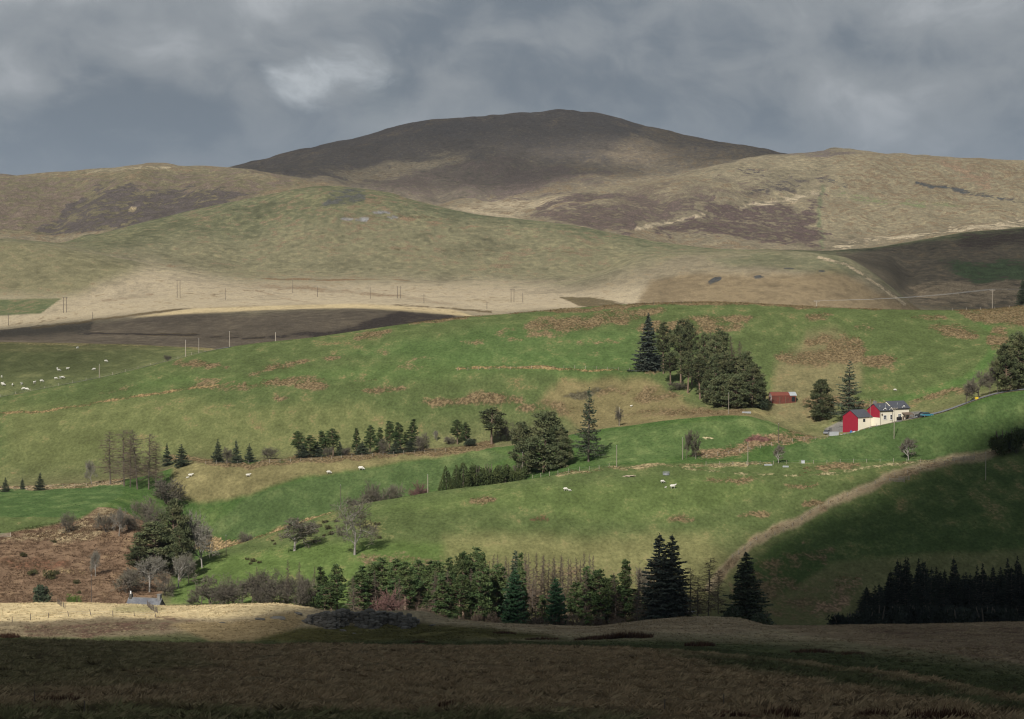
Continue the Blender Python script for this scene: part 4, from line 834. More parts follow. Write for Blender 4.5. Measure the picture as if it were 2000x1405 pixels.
proto('oak', bare_tree(120, 16, 1.2, 0.18, 6, thick=0.011, kids=3, wd=0.048), 16, PALEBARK, M_TWIG)
proto('thorn', bare_tree(124, 9, 1.4, 0.19, 6, lean=0.12, thick=0.016, kids=3, windy=0.05, wd=0.055), 9, PALEBARK, M_TWIG)
for s in range(3): proto('bare_bush', bare_tree(130 + s, 6, 1.1, 0.26, 4, stems=8, wd=0.075, thick=0.016), 6, BARK, M_TWIG)
for s in range(2): proto('undergrowth', bare_tree(135 + s, 4, 1.1, 0.26, 4, stems=7, wd=0.07, thick=0.016), 4, BARK, M_LARCH)
proto('russet_bush', bare_tree(140, 7, 0.9, 0.25, 4, stems=13, wd=0.085, thick=0.014), 7, BARK, M_RUSSET)
proto('small_bare', bare_tree(145, 7, 1.2, 0.22, 5, thick=0.018, kids=4, wd=0.05), 7, PALEBARK, M_TWIG)
for s in range(3): proto('gorse', bush(150 + s, 1.8, 1.5, 500, 0.32, 7), 1.8, BARK, M_GORSE)
proto('lime_shrub', bush(155, 2.2, 2.4, 900, 0.3, 9), 2.2, BARK, M_LIME)
for s in range(2): proto('holly', bush(157 + s, 5.5, 2.4, 1800, 0.42, 14), 5.5, BARK, M_SPRUCE)
for s in range(2): proto('shaded_scrub', bush(170 + s, 5.0, 2.6, 1600, 0.42, 12), 5.0, BARK, M_SHADED)
for s in range(2): proto('cypress', conic_shrub(160 + s, 8, 2.8), 8, BARK, M_HEDGE)
for s in range(2): proto('round_evergreen', bush(165 + s, 8, 4.2, 3400, 0.5, 18), 8, BARK, M_HEDGE)
TREES = []; rt = random.Random(5)
NAMES = {'shaded_scrub': 'scrub_bush', 'shaded_spruce': 'spruce_tree', 'spruce': 'spruce_tree', 'sparse_spruce': 'spruce_tree', 'blue_spruce': 'spruce_tree', 'twin_spruce': 'spruce_tree', 'emerald_spruce': 'spruce_tree', 'young_spruce': 'young_spruce',
         'young_pine': 'young_pine', 'pine': 'pine_tree', 'full_pine': 'pine_tree', 'larch': 'bare_larch', 'old_larch': 'bare_larch', 'bare': 'bare_tree', 'pale_bare': 'bare_tree', 'oak': 'bare_tree', 'thorn': 'bare_tree',
         'bare_bush': 'bare_bush', 'undergrowth': 'undergrowth_bush', 'russet_bush': 'bare_bush', 'small_bare': 'bare_tree', 'gorse': 'gorse_bush', 'lime_shrub': 'shrub', 'holly': 'holly_bush', 'cypress': 'cypress_tree', 'round_evergreen': 'evergreen_tree'}
CATS = {'shaded_scrub': 'bush', 'gorse': 'bush', 'bare_bush': 'bush', 'undergrowth': 'bush', 'russet_bush': 'bush', 'lime_shrub': 'shrub', 'holly': 'bush'}
def plant(kind, x, top, base=None, D=None, label='', group=None, w=None, k0=0.0, k1=99.0, var=None):
    """a tree whose foot stands on the ground under photo column x and whose tip reaches row `top`;
    the distance comes from where its foot meets the ground (base row) or is given where a brow hides the foot"""
    if D is None: D = hit(x, base, k0, k1)
    g = ground(x, D); topz = px_dir(x, top)[1] * D; Ht = max(topz - g.z, 0.6)
    ps = PROTO[kind]; tm, cm, H0, R0 = ps[(var if var is not None else len(TREES)) % len(ps)]
    sz = Ht / H0; sx = sz if w is None else (w / 2 * D / FPX) / R0
    sx = min(max(sx, sz * 0.45), sz * 2.4) * rt.uniform(0.9, 1.12)
    t = thing(NAMES[kind], g, label, CATS.get(kind, 'tree'), group, rt.uniform(0, 6.28) if kind not in ('twin_spruce', 'thorn') else 0.0, (sx, sx, sz))
    t.rotation_euler[0] = rt.gauss(0, 0.025); t.rotation_euler[1] = rt.gauss(0, 0.025)
    obj('trunk', tm, t); obj('crown', cm, t)
    TREES.append(t); return t
def crest17(x): return float(np.interp(x, XS, KD[17]))
# grove on the green hill
G1 = 'grove of pines on the green hill'
plant('blue_spruce', 1268, 612, 722, label='dark blue-green spruce standing at the uphill edge of the pine grove', w=62)
for x, tp, bs, w_ in ((1296, 632, 730, 30), (1330, 628, 748, 44), (1352, 630, 752, 40), (1374, 652, 770, 40), (1310, 690, 752, 36), (1395, 660, 775, 46), (1344, 690, 768, 44), (1418, 690, 782, 50), (1368, 700, 780, 46), (1440, 700, 785, 52), (1404, 645, 742, 44)):
    plant('pine', x, tp, bs, label=('bare-trunked pine next to the dark blue-green spruce of the grove' if x < 1315 else 'tall bare-trunked pine, among the highest of the hill grove' if tp < 653 else 'shorter bare-trunked pine on the downhill flank of the grove'), group=G1, w=w_)
for x, tp, bs, w_ in ((1455, 690, 790, 60), (1412, 732, 795, 60), (1470, 712, 796, 52), (1440, 735, 798, 54), (1385, 722, 788, 40)):
    plant('full_pine', x, tp, bs, label='dense low-branched pine at the downhill side of the grove', group='dense pines at the downhill side of the grove', w=w_)
for x, tp in ((1385, 645), (1415, 648), (1432, 655), (1448, 665), (1400, 655)):
    plant('larch', x, tp, 735, label='leafless brown larch behind the pines of the hill grove', group='larches behind the hill grove', w=34)
plant('holly', 1490, 770, 800, label='dark bluish holly bush beside the red tin barn', w=32)
plant('bare_bush', 1325, 742, 762, label='bare scrub bush under the uphill pines of the grove', w=44)
plant('bare_bush', 327, 690, D=crest17(327) + 3, label='lone thorn bush beside the moor road', w=18)
# by the farmhouse
plant('full_pine', 1603, 742, 822, label='rounded pine standing between the red tin barn and the farmhouse', w=48, k0=13.4)
plant('sparse_spruce', 1658, 703, 822, label='tall open-branched spruce behind the red gable of the farmhouse', w=66, k0=13.4)
plant('full_pine', 1990, 652, D=885, label='big dark conifer by the bend of the farm lane, tallest there', w=70)
plant('full_pine', 1968, 672, D=880, label='dark conifer by the bend of the farm lane, beside a taller one', w=46)
plant('spruce', 1998, 545, D=1150, label='lone dark spruce on the crest of the green ridge', w=30)
for x, tp, w_ in ((1888, 735, 34), (1912, 718, 40), (1950, 690, 46), (1935, 720, 30)):
    plant('bare', x, tp, D=885 if x > 1900 else 880, label='bare grey tree beside the farm lane', group='bare trees beside the farm lane', w=w_)
plant('round_evergreen', 1958, 828, 886, label='shaded round evergreen at the end of the bracken bank', w=46, k0=9, k1=13.4)
plant('round_evergreen', 1988, 822, 884, label='larger shaded round evergreen at the end of the bracken bank', w=52, k0=9, k1=13.4)
plant('small_bare', 1777, 852, 899, label='small round-headed bare tree by the gate fence', w=40, k0=9, k1=13.4)
plant('small_bare', 1522, 866, 905, label='small thin bare tree by the field fence below the farm', w=26, k0=9, k1=13.4)
plant('bare', 1209, 789, 832, label='bare tree behind a utility pole below the bracken slope', w=26, k0=12)
plant('bare', 1342, 834, 896, label='ivy-grey bare tree of a pair beside the bright green field', group='pair of bare trees by the bright green field', w=26, k0=10)
plant('bare', 1360, 836, 895, label='ivy-grey bare tree of a pair beside the bright green field', group='pair of bare trees by the bright green field', w=26, k0=10)
# big trees behind the spur
plant('sparse_spruce', 1150, 757, D=850, label='tallest slender spruce standing alone beside the big pines', w=58)
plant('full_pine', 1062, 808, D=856, label='broad dense dark pine next to the slender spruce', w=100)
plant('full_pine', 1025, 826, D=862, label='dense dark pine at the bare-tree side of the broad pine', w=60)
plant('full_pine', 1095, 835, D=853, label='smaller dense pine between the broad pine and the slender spruce', w=44)
for x, tp, w_, k in ((872, 910, 38, 'cypress'), (904, 902, 42, 'cypress'), (930, 892, 48, 'round_evergreen'), (958, 890, 48, 'round_evergreen'), (985, 895, 44, 'round_evergreen'), (1012, 897, 44, 'round_evergreen'), (890, 907, 30, 'cypress')):
    plant(k, x, tp, D=855 if x > 920 else 848, label='clipped-looking dark cypress in the row behind the pasture brow' if k == 'cypress' else 'rounded dark evergreen in the row behind the pasture brow',
          group='evergreen row behind the pasture brow', w=w_)
plant('bare', 990, 815, 862, label='tall bare tree between the flat-topped pine and the broad pine', w=44, k0=12)
plant('bare', 978, 826, 862, label='lower bare tree beside the flat-topped pine', w=36, k0=12)
# belt of young conifers
G2 = 'belt of young conifers below the green hill'
for x, tp, bs, w_, k in ((425, 858, 903, 30, 'young_spruce'), (460, 859, 904, 26, 'young_spruce'), (486, 866, 903, 24, 'young_spruce'), (583, 843, 893, 30, 'young_pine'), (604, 851, 894, 30, 'young_pine'), (632, 842, 891, 32, 'young_pine'),
                         (650, 838, 891, 30, 'young_pine'), (618, 862, 893, 30, 'young_spruce'), (590, 866, 895, 34, 'young_spruce'), (663, 862, 890, 26, 'young_spruce'), (695, 838, 886, 18, 'young_pine'), (706, 862, 888, 36, 'young_spruce'), (722, 832, 886, 26, 'young_pine'),
                         (740, 836, 886, 28, 'young_pine'), (760, 822, 885, 28, 'young_pine'), (782, 826, 884, 30, 'young_pine'), (803, 821, 882, 30, 'young_pine'), (772, 858, 886, 30, 'young_spruce'), (800, 858, 883, 30, 'young_spruce'), (893, 821, 868, 28, 'young_pine'), (910, 826, 870, 22, 'young_pine')):
    plant(k, x, tp, bs, label='young spruce in the conifer belt below the green hill' if k == 'young_spruce' else 'young pine in the conifer belt below the green hill', group=G2, w=w_, k0=12)
plant('pine', 960, 798, 868, label='flat-topped pine above the bracken strip with a pale trunk', w=54, k0=12)
for x, tp, bs, w_ in ((445, 870, 904, 24), (525, 870, 897, 44), (640, 868, 893, 20), (822, 842, 882, 34), (750, 850, 886, 30), (675, 870, 890, 24), (877, 850, 868, 26)):
    plant('bare_bush', x, tp, bs, label='grey leafless bush among the young conifers', group='leafless bushes in the conifer belt', w=w_, k0=12)
plant('pale_bare', 853, 838, 862, label='thin whitish dead stem beside the conifer belt', w=10, k0=12)
plant('holly', 917, 851, 872, label='dark low bush under the young pines beside the flat-topped pine', w=24, k0=12)
# left side
for x, tp, bs, w_ in ((213, 842, 946, 50), (240, 838, 950, 56), (266, 838, 956, 56), (288, 846, 956, 54), (302, 862, 952, 44), (252, 850, 952, 44)):
    plant('old_larch', x, tp, bs, label='tall leafless larch with level boughs in the clump above the gully', group='leafless larches above the gully', w=w_, k0=9)
for x, tp, bs, w_, lb in ((325, 866, 910, 28, 'dark young spruce next to the larch clump'), (353, 868, 912, 32, 'broader dark young spruce beside another, just past the larch clump'),
                          (7, 932, 961, 20, 'small yellow-green spruce at the edge of the left meadow'), (41, 934, 956, 16, 'smallest young spruce along the meadow edge'), (75, 923, 958, 25, 'dark conical spruce at the meadow edge')):
    plant('young_spruce', x, tp, bs, label=lb, w=w_, k0=9)
plant('pale_bare', 176, 893, 946, label='pale leafless tree beside the larch clump', w=26, k0=9)
for x, tp, bs, w_, lb in ((325, 928, 985, 78, 'big grey leafless bush below the larch clump'), (280, 964, 1022, 50, 'brown leafless bush at the rim of the gully'), (205, 992, 1040, 52, 'leafless bush on the bracken rim beside a white-stemmed birch'),
                          (250, 1000, 1035, 40, 'leafless scrub behind the white-stemmed birch'), (130, 994, 1040, 38, 'dark leafless bush where the meadow meets the bracken')):
    plant('bare_bush', x, tp, bs, label=lb, w=w_, k0=8)
plant('pale_bare', 229, 985, 1048, label='white-stemmed birch on the bracken slope', w=36, k0=8)
plant('pale_bare', 182, 1070, 1126, label='thin birch low on the bracken slope', w=20, k0=8)
plant('full_pine', 335, 978, D=745, label='tall dark pine rising from the gully, highest there', w=72)
plant('full_pine', 300, 1022, D=738, label='wide dark pine in the gully, leaning over the bracken', w=110)
plant('full_pine', 268, 1068, D=728, label='low dark pine at the bracken side of the gully', w=52)
plant('pine', 348, 1040, D=730, label='shaded pine with a reddish trunk in the gully', w=46)
plant('pale_bare', 372, 984, D=750, label='pale-limbed bare tree beside the tall gully pine', w=78)
plant('pale_bare', 288, 1080, D=700, label='pale-limbed bare tree spreading above the slate roof', w=92)
for x, tp, D_, w_, lb in ((392, 1012, 748, 56, 'pale bare tree at the field side of the gully, beyond the tall pine'), (345, 1075, 712, 54, 'bare tree between the reddish-trunked pine and the pasture edge'), (318, 1110, 698, 58, 'low bare tree in the gully above the cottage chimney'), (300, 975, 765, 54, 'bare tree at the head of the gully under the larches'), (262, 1105, 702, 60, 'bare tree at the bracken side of the gully beside the low pine')):
    plant('pale_bare' if x > 340 else 'bare', x, tp, D=D_, label=lb, w=w_)
plant('bare_bush', 245, 1110, D=695, label='grey scrub beside the slate-roofed cottage', w=60)
plant('bare', 365, 1075, D=722, label='dark bare tree at the pasture edge of the gully', w=44)
plant('holly', 77, 1130, D=672, label='dark holly bush at the foot of the bracken slope', w=38)
plant('lime_shrub', 140, 1158, D=668, label='bright yellow-green shrub at the foot of the bracken slope', w=32)
plant('gorse', 90, 1108, 1132, label='dark gorse on the bracken slope above the holly bush', w=26, k0=8)
for i, (x, y, w_) in enumerate(((40, 1088, 18), (145, 1140, 16), (150, 1160, 14), (60, 1124, 22), (105, 1122, 16), (100, 1060, 12))):
    plant('gorse', x, y - w_ * 0.55, y, label='low dark gorse clump on the bracken slope', group='gorse clumps on the bracken slope', w=w_, k0=8)
# middle: bare trees on the spur
plant('oak', 691, 958, 1084, label='tall old bare tree standing alone on the spur pasture', w=104, k0=8)
plant('thorn', 573, 1005, 1076, label='bare thorn tree leaning downwind among the gorse', w=88, k0=8)
for x, tp, w_, lb in ((722, 931, 52, 'rounded bare tree behind the tall old tree'), (766, 933, 48, 'rounded bare tree beside the stream pole'), (738, 950, 56, 'low bare tree in the stream cut behind the pasture brow'), (700, 962, 50, 'pale bare scrub in the stream cut'),
                      (480, 1030, 40, 'grey bare scrub at the stream beside the leaning thorn')):
    plant('bare_bush', x, tp, D=835 if x > 600 else 815, label=lb, w=w_)
plant('russet_bush', 820, 934, D=848, label='purple-brown rounded bush beside the dark cypress row', w=50)
rg = random.Random(3)
for x, y, w_ in ((622, 1030, 14), (634, 1022, 12), (640, 1034, 16), (604, 1042, 18), (616, 1040, 12), (590, 1048, 22), (645, 1045, 18), (632, 1048, 10), (655, 1020, 10), (706, 1012, 14), (735, 1026, 12), (740, 1052, 10), (535, 1064, 10), (480, 1094, 10), (492, 1098, 16), (505, 1100, 10), (487, 1103, 8), (612, 1060, 10), (560, 1045, 12), (530, 1058, 8)):
    plant('gorse', x, y - w_ * 0.55, y, label='small dark gorse bush on the spur pasture', group='gorse bushes on the spur pasture', w=w_, k0=8)
# wood along the stream below the spur
G3 = 'pine wood below the spur pasture'; G4 = 'leafless trees at the end of the pine wood'; G5 = 'leafless larches behind the pine wood'
plant('bare', 408, 1114, D=668, label='broad rounded bare tree at the pasture end of the wood', w=88)
for x, tp, w_ in ((455, 1118, 56), (490, 1108, 54), (520, 1106, 50), (545, 1112, 50), (600, 1112, 44), (575, 1118, 50), (435, 1130, 50), (470, 1125, 50), (505, 1120, 50), (530, 1128, 50), (560, 1125, 50), (590, 1130, 50), (615, 1128, 44), (445, 1140, 44), (390, 1140, 44)):
    plant('bare', x, tp, D=rg.uniform(662, 680), w=w_ * 1.2, label='brown-grey bare tree in the thicket at the end of the pine wood', group=G4)
for x, tp, w_ in ((560, 1092, 22), (582, 1096, 22), (610, 1105, 22), (500, 1105, 20)): plant('larch', x, tp, D=rg.uniform(668, 682), label='slim bare larch in the thicket at the end of the pine wood', group='slim larches in the thicket', w=w_)
def wood_label(x, tp):
    hgt = 'tall green' if tp < 1103 else ('mid-height green' if tp < 1128 else 'low green')
    where = ('at the open end of the wood by the bare thicket' if x < 665 else 'in the wood behind the reddish leafless bush' if x < 800 else 'in the wood between the reddish bush and the tallest spruce' if x < 990
             else 'in the wood between the two emerald spruces' if x < 1080 else 'in the wood between the lone emerald spruce and the twin-topped spruce')
    return hgt + ' pine ' + where
for x, tp, w_ in ((634, 1110, 34), (657, 1104, 30), (700, 1108, 40), (722, 1098, 40), (745, 1092, 42), (768, 1094, 40), (790, 1098, 40), (812, 1094, 36), (835, 1100, 40), (858, 1098, 40), (880, 1094, 38), (904, 1080, 38), (925, 1072, 40), (945, 1082, 38),
                  (968, 1102, 40), (712, 1128, 40), (780, 1130, 40), (825, 1132, 42), (868, 1130, 40), (895, 1125, 44), (935, 1120, 44), (975, 1135, 40), (645, 1140, 36), (690, 1130, 36), (1020, 1085, 26), (1128, 1140, 40), (1150, 1112, 44), (1175, 1116, 44), (1196, 1126, 44),
                  (1222, 1094, 40), (1165, 1140, 50), (1210, 1145, 50), (1245, 1152, 44), (1140, 1150, 40), (1060, 1165, 30), (750, 1140, 36), (845, 1150, 36), (1185, 1155, 44)):
    plant('young_pine', x, tp, D=rg.uniform(640, 668) if x > 850 else rg.uniform(655, 676), label=wood_label(x, tp), group=G3, w=w_ * 1.35)
for i in range(26):
    x = 955 + i * 8.2 + rg.uniform(-3, 3); plant('larch', x, 1074 + rg.uniform(0, 26), D=rg.uniform(672, 690), label='brown leafless larch behind the pine wood', group=G5, w=28)
for x in (850, 870, 985, 1230, 1250, 730, 800): plant('larch', x, 1098 + rg.uniform(0, 20), D=rg.uniform(676, 690), label='brown leafless larch behind the pine wood', group=G5, w=26)
for i, x in enumerate((690, 735, 778, 815, 848, 872, 915, 950, 1040, 1140, 1205, 1240)):
    plant('larch', x + rg.uniform(-5, 5), 1104 + rg.uniform(0, 30), D=rg.uniform(644, 660), label='bare brown larch standing among the green pines of the wood', group='bare larches among the pines', w=34)
for i in range(16):
    x = 630 + i * 38 + rg.uniform(-8, 8); plant('undergrowth', x, 1180 + rg.uniform(-6, 12) + (12 if x > 900 else 0), D=rg.uniform(632, 642), label='brown undergrowth bush at the edge of the pine wood', group='undergrowth bushes along the pine wood', w=46)
plant('spruce', 1006, 1076, D=655, label='tallest green spruce in the pine wood', w=50)
plant('emerald_spruce', 1002, 1112, D=641, label='dense emerald spruce in front of the tallest green spruce', w=62)
plant('emerald_spruce', 1090, 1128, D=641, label='dense emerald spruce standing alone before the leafless larches', w=60)
plant('russet_bush', 757, 1138, D=636, label='reddish leafless bush behind the quarry rock face', w=66)
plant('holly', 770, 1188, D=628, label='low dark bush above the quarry rock face', w=40)
plant('twin_spruce', 1301, 1043, D=655, label='twin-topped blue-green spruce at the pine wood end', w=104)
plant('bare_bush', 1262, 1094, D=690, label='grey bare bush beside the twin-topped spruce', w=34)
for x, tp, w_ in ((1385, 1088, 60), (1350, 1108, 56), (1405, 1112, 50), (1365, 1125, 60), (1335, 1125, 44)): plant('old_larch', x, tp, D=rg.uniform(652, 670), label='brown leafless larch between the twin-topped spruce and the lone dark spruce', group='larches beside the twin-topped spruce', w=w_)
plant('spruce', 1462, 1079, D=652, label='lone dark spruce at the foot of the bracken bank', w=84)
plant('holly', 1494, 1176, D=640, label='dark bush at the foot of the lone dark spruce', w=46); plant('holly', 1430, 1172, D=642, label='dark bush between the larches and the lone dark spruce', w=50)
# shaded plantation
G6 = 'shaded conifer plantation'
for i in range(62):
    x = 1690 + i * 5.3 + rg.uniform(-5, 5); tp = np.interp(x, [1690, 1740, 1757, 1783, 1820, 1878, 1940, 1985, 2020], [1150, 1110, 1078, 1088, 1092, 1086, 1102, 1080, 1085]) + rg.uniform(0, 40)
    plant('shaded_spruce', x, tp, D=rg.uniform(655, 690), label=('tall black-shaded spruce' if tp < 1100 else 'lower black-shaded spruce') + (' at the pasture edge of the plantation' if x < 1790 else ' deep in the plantation under cloud shadow'), group=G6, w=rg.uniform(34, 46))
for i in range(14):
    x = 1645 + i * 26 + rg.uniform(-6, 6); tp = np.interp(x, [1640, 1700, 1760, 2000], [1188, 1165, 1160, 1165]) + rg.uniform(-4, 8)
    plant('shaded_scrub', x, tp, D=rg.uniform(632, 645), label='dark scrub bush at the open tip of the plantation edge' if x < 1720 else ('dark scrub bush under the pasture-side spruces of the plantation' if x < 1800 else 'dark scrub bush under the deep plantation spruces'), group='scrub along the plantation edge', w=56)
# ------------------------------------------------------------------ small mesh builder
class MB:
    def __init__(s): s.V = []; s.F = []
    def quad(s, *p):
        n = len(s.V); s.V += [tuple(q) for q in p]; s.F.append(tuple(range(n, n + len(p)))); return s
    def box(s, x0, x1, y0, y1, z0, z1):
        n = len(s.V); s.V += [(x, y, z) for x in (x0, x1) for y in (y0, y1) for z in (z0, z1)]
        s.F += [tuple(n + i for i in f) for f in ((0, 1, 3, 2), (4, 6, 7, 5), (0, 4, 5, 1), (2, 3, 7, 6), (0, 2, 6, 4), (1, 5, 7, 3))]; return s
    def prism(s, prof, a0, a1, axis='x'):
        """extrude a closed 2-D outline along an axis"""
        n = len(s.V); k = len(prof)
        for a in (a0, a1):
            for p, q in prof: s.V.append((a, p, q) if axis == 'x' else (p, a, q) if axis == 'y' else (p, q, a))
        for i in range(k):
            j = (i + 1) % k; s.F.append((n + i, n + j, n + k + j, n + k + i))
        s.F.append(tuple(range(n + k - 1, n - 1, -1))); s.F.append(tuple(range(n + k, n + 2 * k))); return s
    def tube(s, pts, rad, sides=6): 
        n = len(s.V); tube(s.V, s.F, pts, rad, sides); m = len(s.V)
        s.F.append(tuple(range(n + sides - 1, n - 1, -1))); s.F.append(tuple(range(m - sides, m))); return s
    def mesh(s, name, m, smooth=False):
        me = bpy.data.meshes.new(name); me.from_pydata(s.V, [], s.F); me.materials.append(m)
        bm = bmesh.new(); bm.from_mesh(me); bmesh.ops.recalc_face_normals(bm, faces=bm.faces); bm.to_mesh(me); bm.free()
        if smooth: me.polygons.foreach_set('use_smooth', np.ones(len(me.polygons), bool))
        me.update(); return me
    def add(s, name, m, parent=None, smooth=False): return obj(name, s.mesh(name, m, smooth), parent)
M_SLATE = mat('slate_roof', (0.075, 0.08, 0.095), 0.6, 0.35, 2.5, spec=0.4); M_RED = mat('red_paint', (0.32, 0.022, 0.042), 0.75, 0.18, 0.7); M_CREAM = mat('cream_render', (0.80, 0.75, 0.60), 0.85, 0.06, 0.8)
M_WHITE = mat('white_paint', (0.78, 0.78, 0.76), 0.6, 0.05, 1.0); M_GLASS = mat('window_glass', (0.03, 0.035, 0.04), 0.08, 0.1, 1.0, spec=0.6); M_TIMBER = mat('weathered_timber', (0.16, 0.12, 0.09), 0.9, 0.35, 2.0)
M_POLE = mat('pole_timber', (0.33, 0.29, 0.235), 0.9, 0.25, 1.0, rnd=0.2); M_DPOLE = mat('dark_pole_timber', (0.11, 0.09, 0.075), 0.9, 0.25, 1.0); M_METAL = mat('grey_metal', (0.42, 0.44, 0.46), 0.45, 0.2, 2.0, metal=0.6)
M_RUST = mat('rusty_tin', (0.17, 0.048, 0.034), 0.8, 0.45, 1.6, tint=(0.13, 0.055, 0.04)); M_TINROOF = mat('red_tin_roof', (0.185, 0.06, 0.042), 0.75, 0.25, 1.2); M_GALV = mat('galvanised_sheet', (0.55, 0.58, 0.60), 0.4, 0.12, 1.5, metal=0.4)
M_STONE = mat('grey_stone', (0.20, 0.195, 0.185), 0.95, 0.4, 1.5, bump=0.05); M_DSTONE = mat('dark_slate_rock', (0.088, 0.082, 0.072), 0.9, 0.5, 1.1, bump=0.1, rnd=0.3, tint=(0.125, 0.118, 0.104)); M_ASPH = mat('worn_asphalt', (0.19, 0.195, 0.20), 0.85, 0.18, 0.8)
M_WOOL = mat('wool', (0.66, 0.64, 0.57), 0.95, 0.12, 4.0, rnd=0.08); M_DARK = mat('black_plastic', (0.02, 0.02, 0.022), 0.5, 0.2, 1.0); M_BLUE_P = mat('blue_plastic', (0.05, 0.16, 0.42), 0.5, 0.1, 1.0); M_YEL = mat('yellow_plastic', (0.75, 0.55, 0.05), 0.5, 0.08, 1.0)
# ------------------------------------------------------------------ farmhouse
HF = 876.0; g0 = ground(1720, HF); fl = -64.45
house = thing('farmhouse', (g0.x, g0.y, fl), 'cream farmhouse with red gable walls and slate roofs above the green field', 'house', rz=R(31))
L1, L2, W_, E1, E2, R1, R2 = 5.4, 12.6, 6.6, 4.45, 5.0, 6.45, 7.05
b = MB(); b.quad((0, 0, -1.5), (L1, 0, -1.5), (L1, 0, E1), (0, 0, E1)); b.quad((0, W_, -1.5), (0, W_, E1), (L1, W_, E1), (L1, W_, -1.5)); b.quad((0, 0, -1.5), (0, 0, 2.0), (0, W_, 2.0), (0, W_, -1.5))
b.box(L1, L2, 0.003, W_ - 0.003, -1.5, E2 - 0.01); b.quad((L1, 0.003, E2), (L1, W_, E2), (L1, W_ / 2, R2 - 0.1)); b.quad((L2, 0.003, E2), (L2, W_ / 2, R2 - 0.1), (L2, W_, E2))
b.add('wall', M_CREAM, house)
b = MB(); b.quad((-0.01, 0, 2.0), (-0.01, W_, 2.0), (-0.01, W_, E1), (-0.01, W_ / 2, R1 - 0.12), (-0.01, 0, E1)); gw = b.add('gable_wall', M_RED, house); gw['label'] = 'crimson upper gable wall of the house'
def roof(p, x0, x1, y0, y1, e, r, ov=0.3, th=0.14, m=M_SLATE, drop=0.18):
    yc = (y0 + y1) / 2; k = (r - e) / (yc - y0)
    b = MB(); b.prism([(y0 - ov, e - ov * k), (yc, r), (y1 + ov, e - ov * k), (y1 + ov, e - ov * k + th), (yc, r + th), (y0 - ov, e - ov * k + th)], x0, x1)
    return b.add('roof', m, p)
r1 = roof(house, -0.25, L1, 0, W_, E1, R1); r2 = roof(house, L1 - 0.02, L2 + 0.25, 0, W_, E2, R2)
b = MB(); b.box(0.15, 0.85, W_ / 2 - 0.5, W_ / 2 + 0.5, R1 - 0.4, R1 + 0.75); b.box(0.08, 0.92, W_ / 2 - 0.57, W_ / 2 + 0.57, R1 + 0.75, R1 + 0.9); b.tube([(0.5, W_ / 2, R1 + 0.9), (0.5, W_ / 2, R1 + 1.2)], [0.13, 0.11]); b.add('chimney', M_STONE, r1)
for q, (x, e, rf) in enumerate(((2.1, E1, r1), (4.75, E1, r1), (10.1, E2, r2))):
    d = MB(); d.box(x - 0.6, x + 0.6, -0.05, 1.7, e - 0.55, e + 0.62); d.prism([(x - 0.6, e + 0.62), (x + 0.6, e + 0.62), (x, e + 1.1)], -0.05, 1.9, 'y'); dm = d.add('dormer', M_WHITE, house)
    c = MB(); c.prism([(x - 0.78, e + 0.52), (x, e + 1.16), (x + 0.78, e + 0.52), (x + 0.78, e + 0.64), (x, e + 1.28), (x - 0.78, e + 0.64)], -0.2, 2.3, 'y'); c.add('dormer_roof', M_SLATE, dm)
    c = MB()
    for s_ in (-1, 1): c.box(x + s_ * 0.24 - 0.19, x + s_ * 0.24 + 0.19, -0.08, -0.052, e - 0.35, e + 0.45)
    c.add('pane', M_GLASS, dm)
for x, w_, z0, z1 in ((2.1, 1.15, 1.55, 2.75), (4.75, 0.75, 1.3, 2.85), (8.35, 1.15, 1.85, 2.95)):
    f = MB(); f.box(x - w_ / 2 - 0.1, x + w_ / 2 + 0.1, -0.07, 0.02, z0 - 0.1, z1 + 0.1); f.box(x - w_ / 2 - 0.2, x + w_ / 2 + 0.2, -0.16, -0.072, z0 - 0.2, z0 - 0.11); wn = f.add('window', M_WHITE, house)
    c = MB(); n_ = 2 if w_ > 1 else 1
    for i in range(n_):
        for j in range(2):
            xa = x - w_ / 2 + i * w_ / n_; za = z0 + j * (z1 - z0) / 2
            c.box(xa + 0.05, xa + w_ / n_ - 0.05, -0.1, -0.073, za + 0.05, za + (z1 - z0) / 2 - 0.05)
    c.add('pane', M_GLASS, wn)
for x, e in ((0.12, E1), (L1 - 0.15, E1), (L2 - 0.15, E2)):
    b = MB(); b.tube([(x, -0.08, -1.2), (x, -0.08, e - 0.1)], [0.05, 0.05], 5); b.add('drainpipe', M_DARK, house)
b = MB(); b.tube([(-0.2, -0.34, E1 - 0.24), (L1, -0.34, E1 - 0.24)], [0.07, 0.07], 6); b.tube([(L1 + 0.02, -0.34, E2 - 0.24), (L2 + 0.2, -0.34, E2 - 0.24)], [0.07, 0.07], 6); b.add('gutter', M_DARK, house)
for x, e, sl in ((1.2, E1, r1), (3.6, E1, r1), (8.6, E2, r2)):
    k = (R1 - E1) / (W_ / 2); b = MB(); z = e + 1.5 * k + 0.14; b.tube([(x, 1.5, z - 0.1), (x, 1.5, z + 0.7)], [0.07, 0.07], 6); b.add('flue_pipe', M_GALV, sl)
b = MB(); n = 10
for i in range(n): b.quad(*[(0.75 + 0.33 * math.cos(a) * rr, -0.35 + 0.1 * rr, 3.1 + 0.33 * math.sin(a) * rr) for rr, a in ((0, 0), (1, i * 2 * math.pi / n), (1, (i + 1) * 2 * math.pi / n))])
b.tube([(0.75, -0.35, 3.1), (0.75, 0.02, 2.9)], [0.03, 0.03], 4); b.add('satellite_dish', M_TIMBER, house)
po = MB(); po.prism([(-2.0, 2.75), (0.0, 3.35), (0.0, 3.47), (-2.0, 2.87)], 9.3, 13.0); por = po.add('porch_roof', M_TIMBER, house)
po = MB()
for x in (9.45, 11.1, 12.8): po.box(x - 0.07, x + 0.07, -1.9, -1.76, -1.2, 2.78)
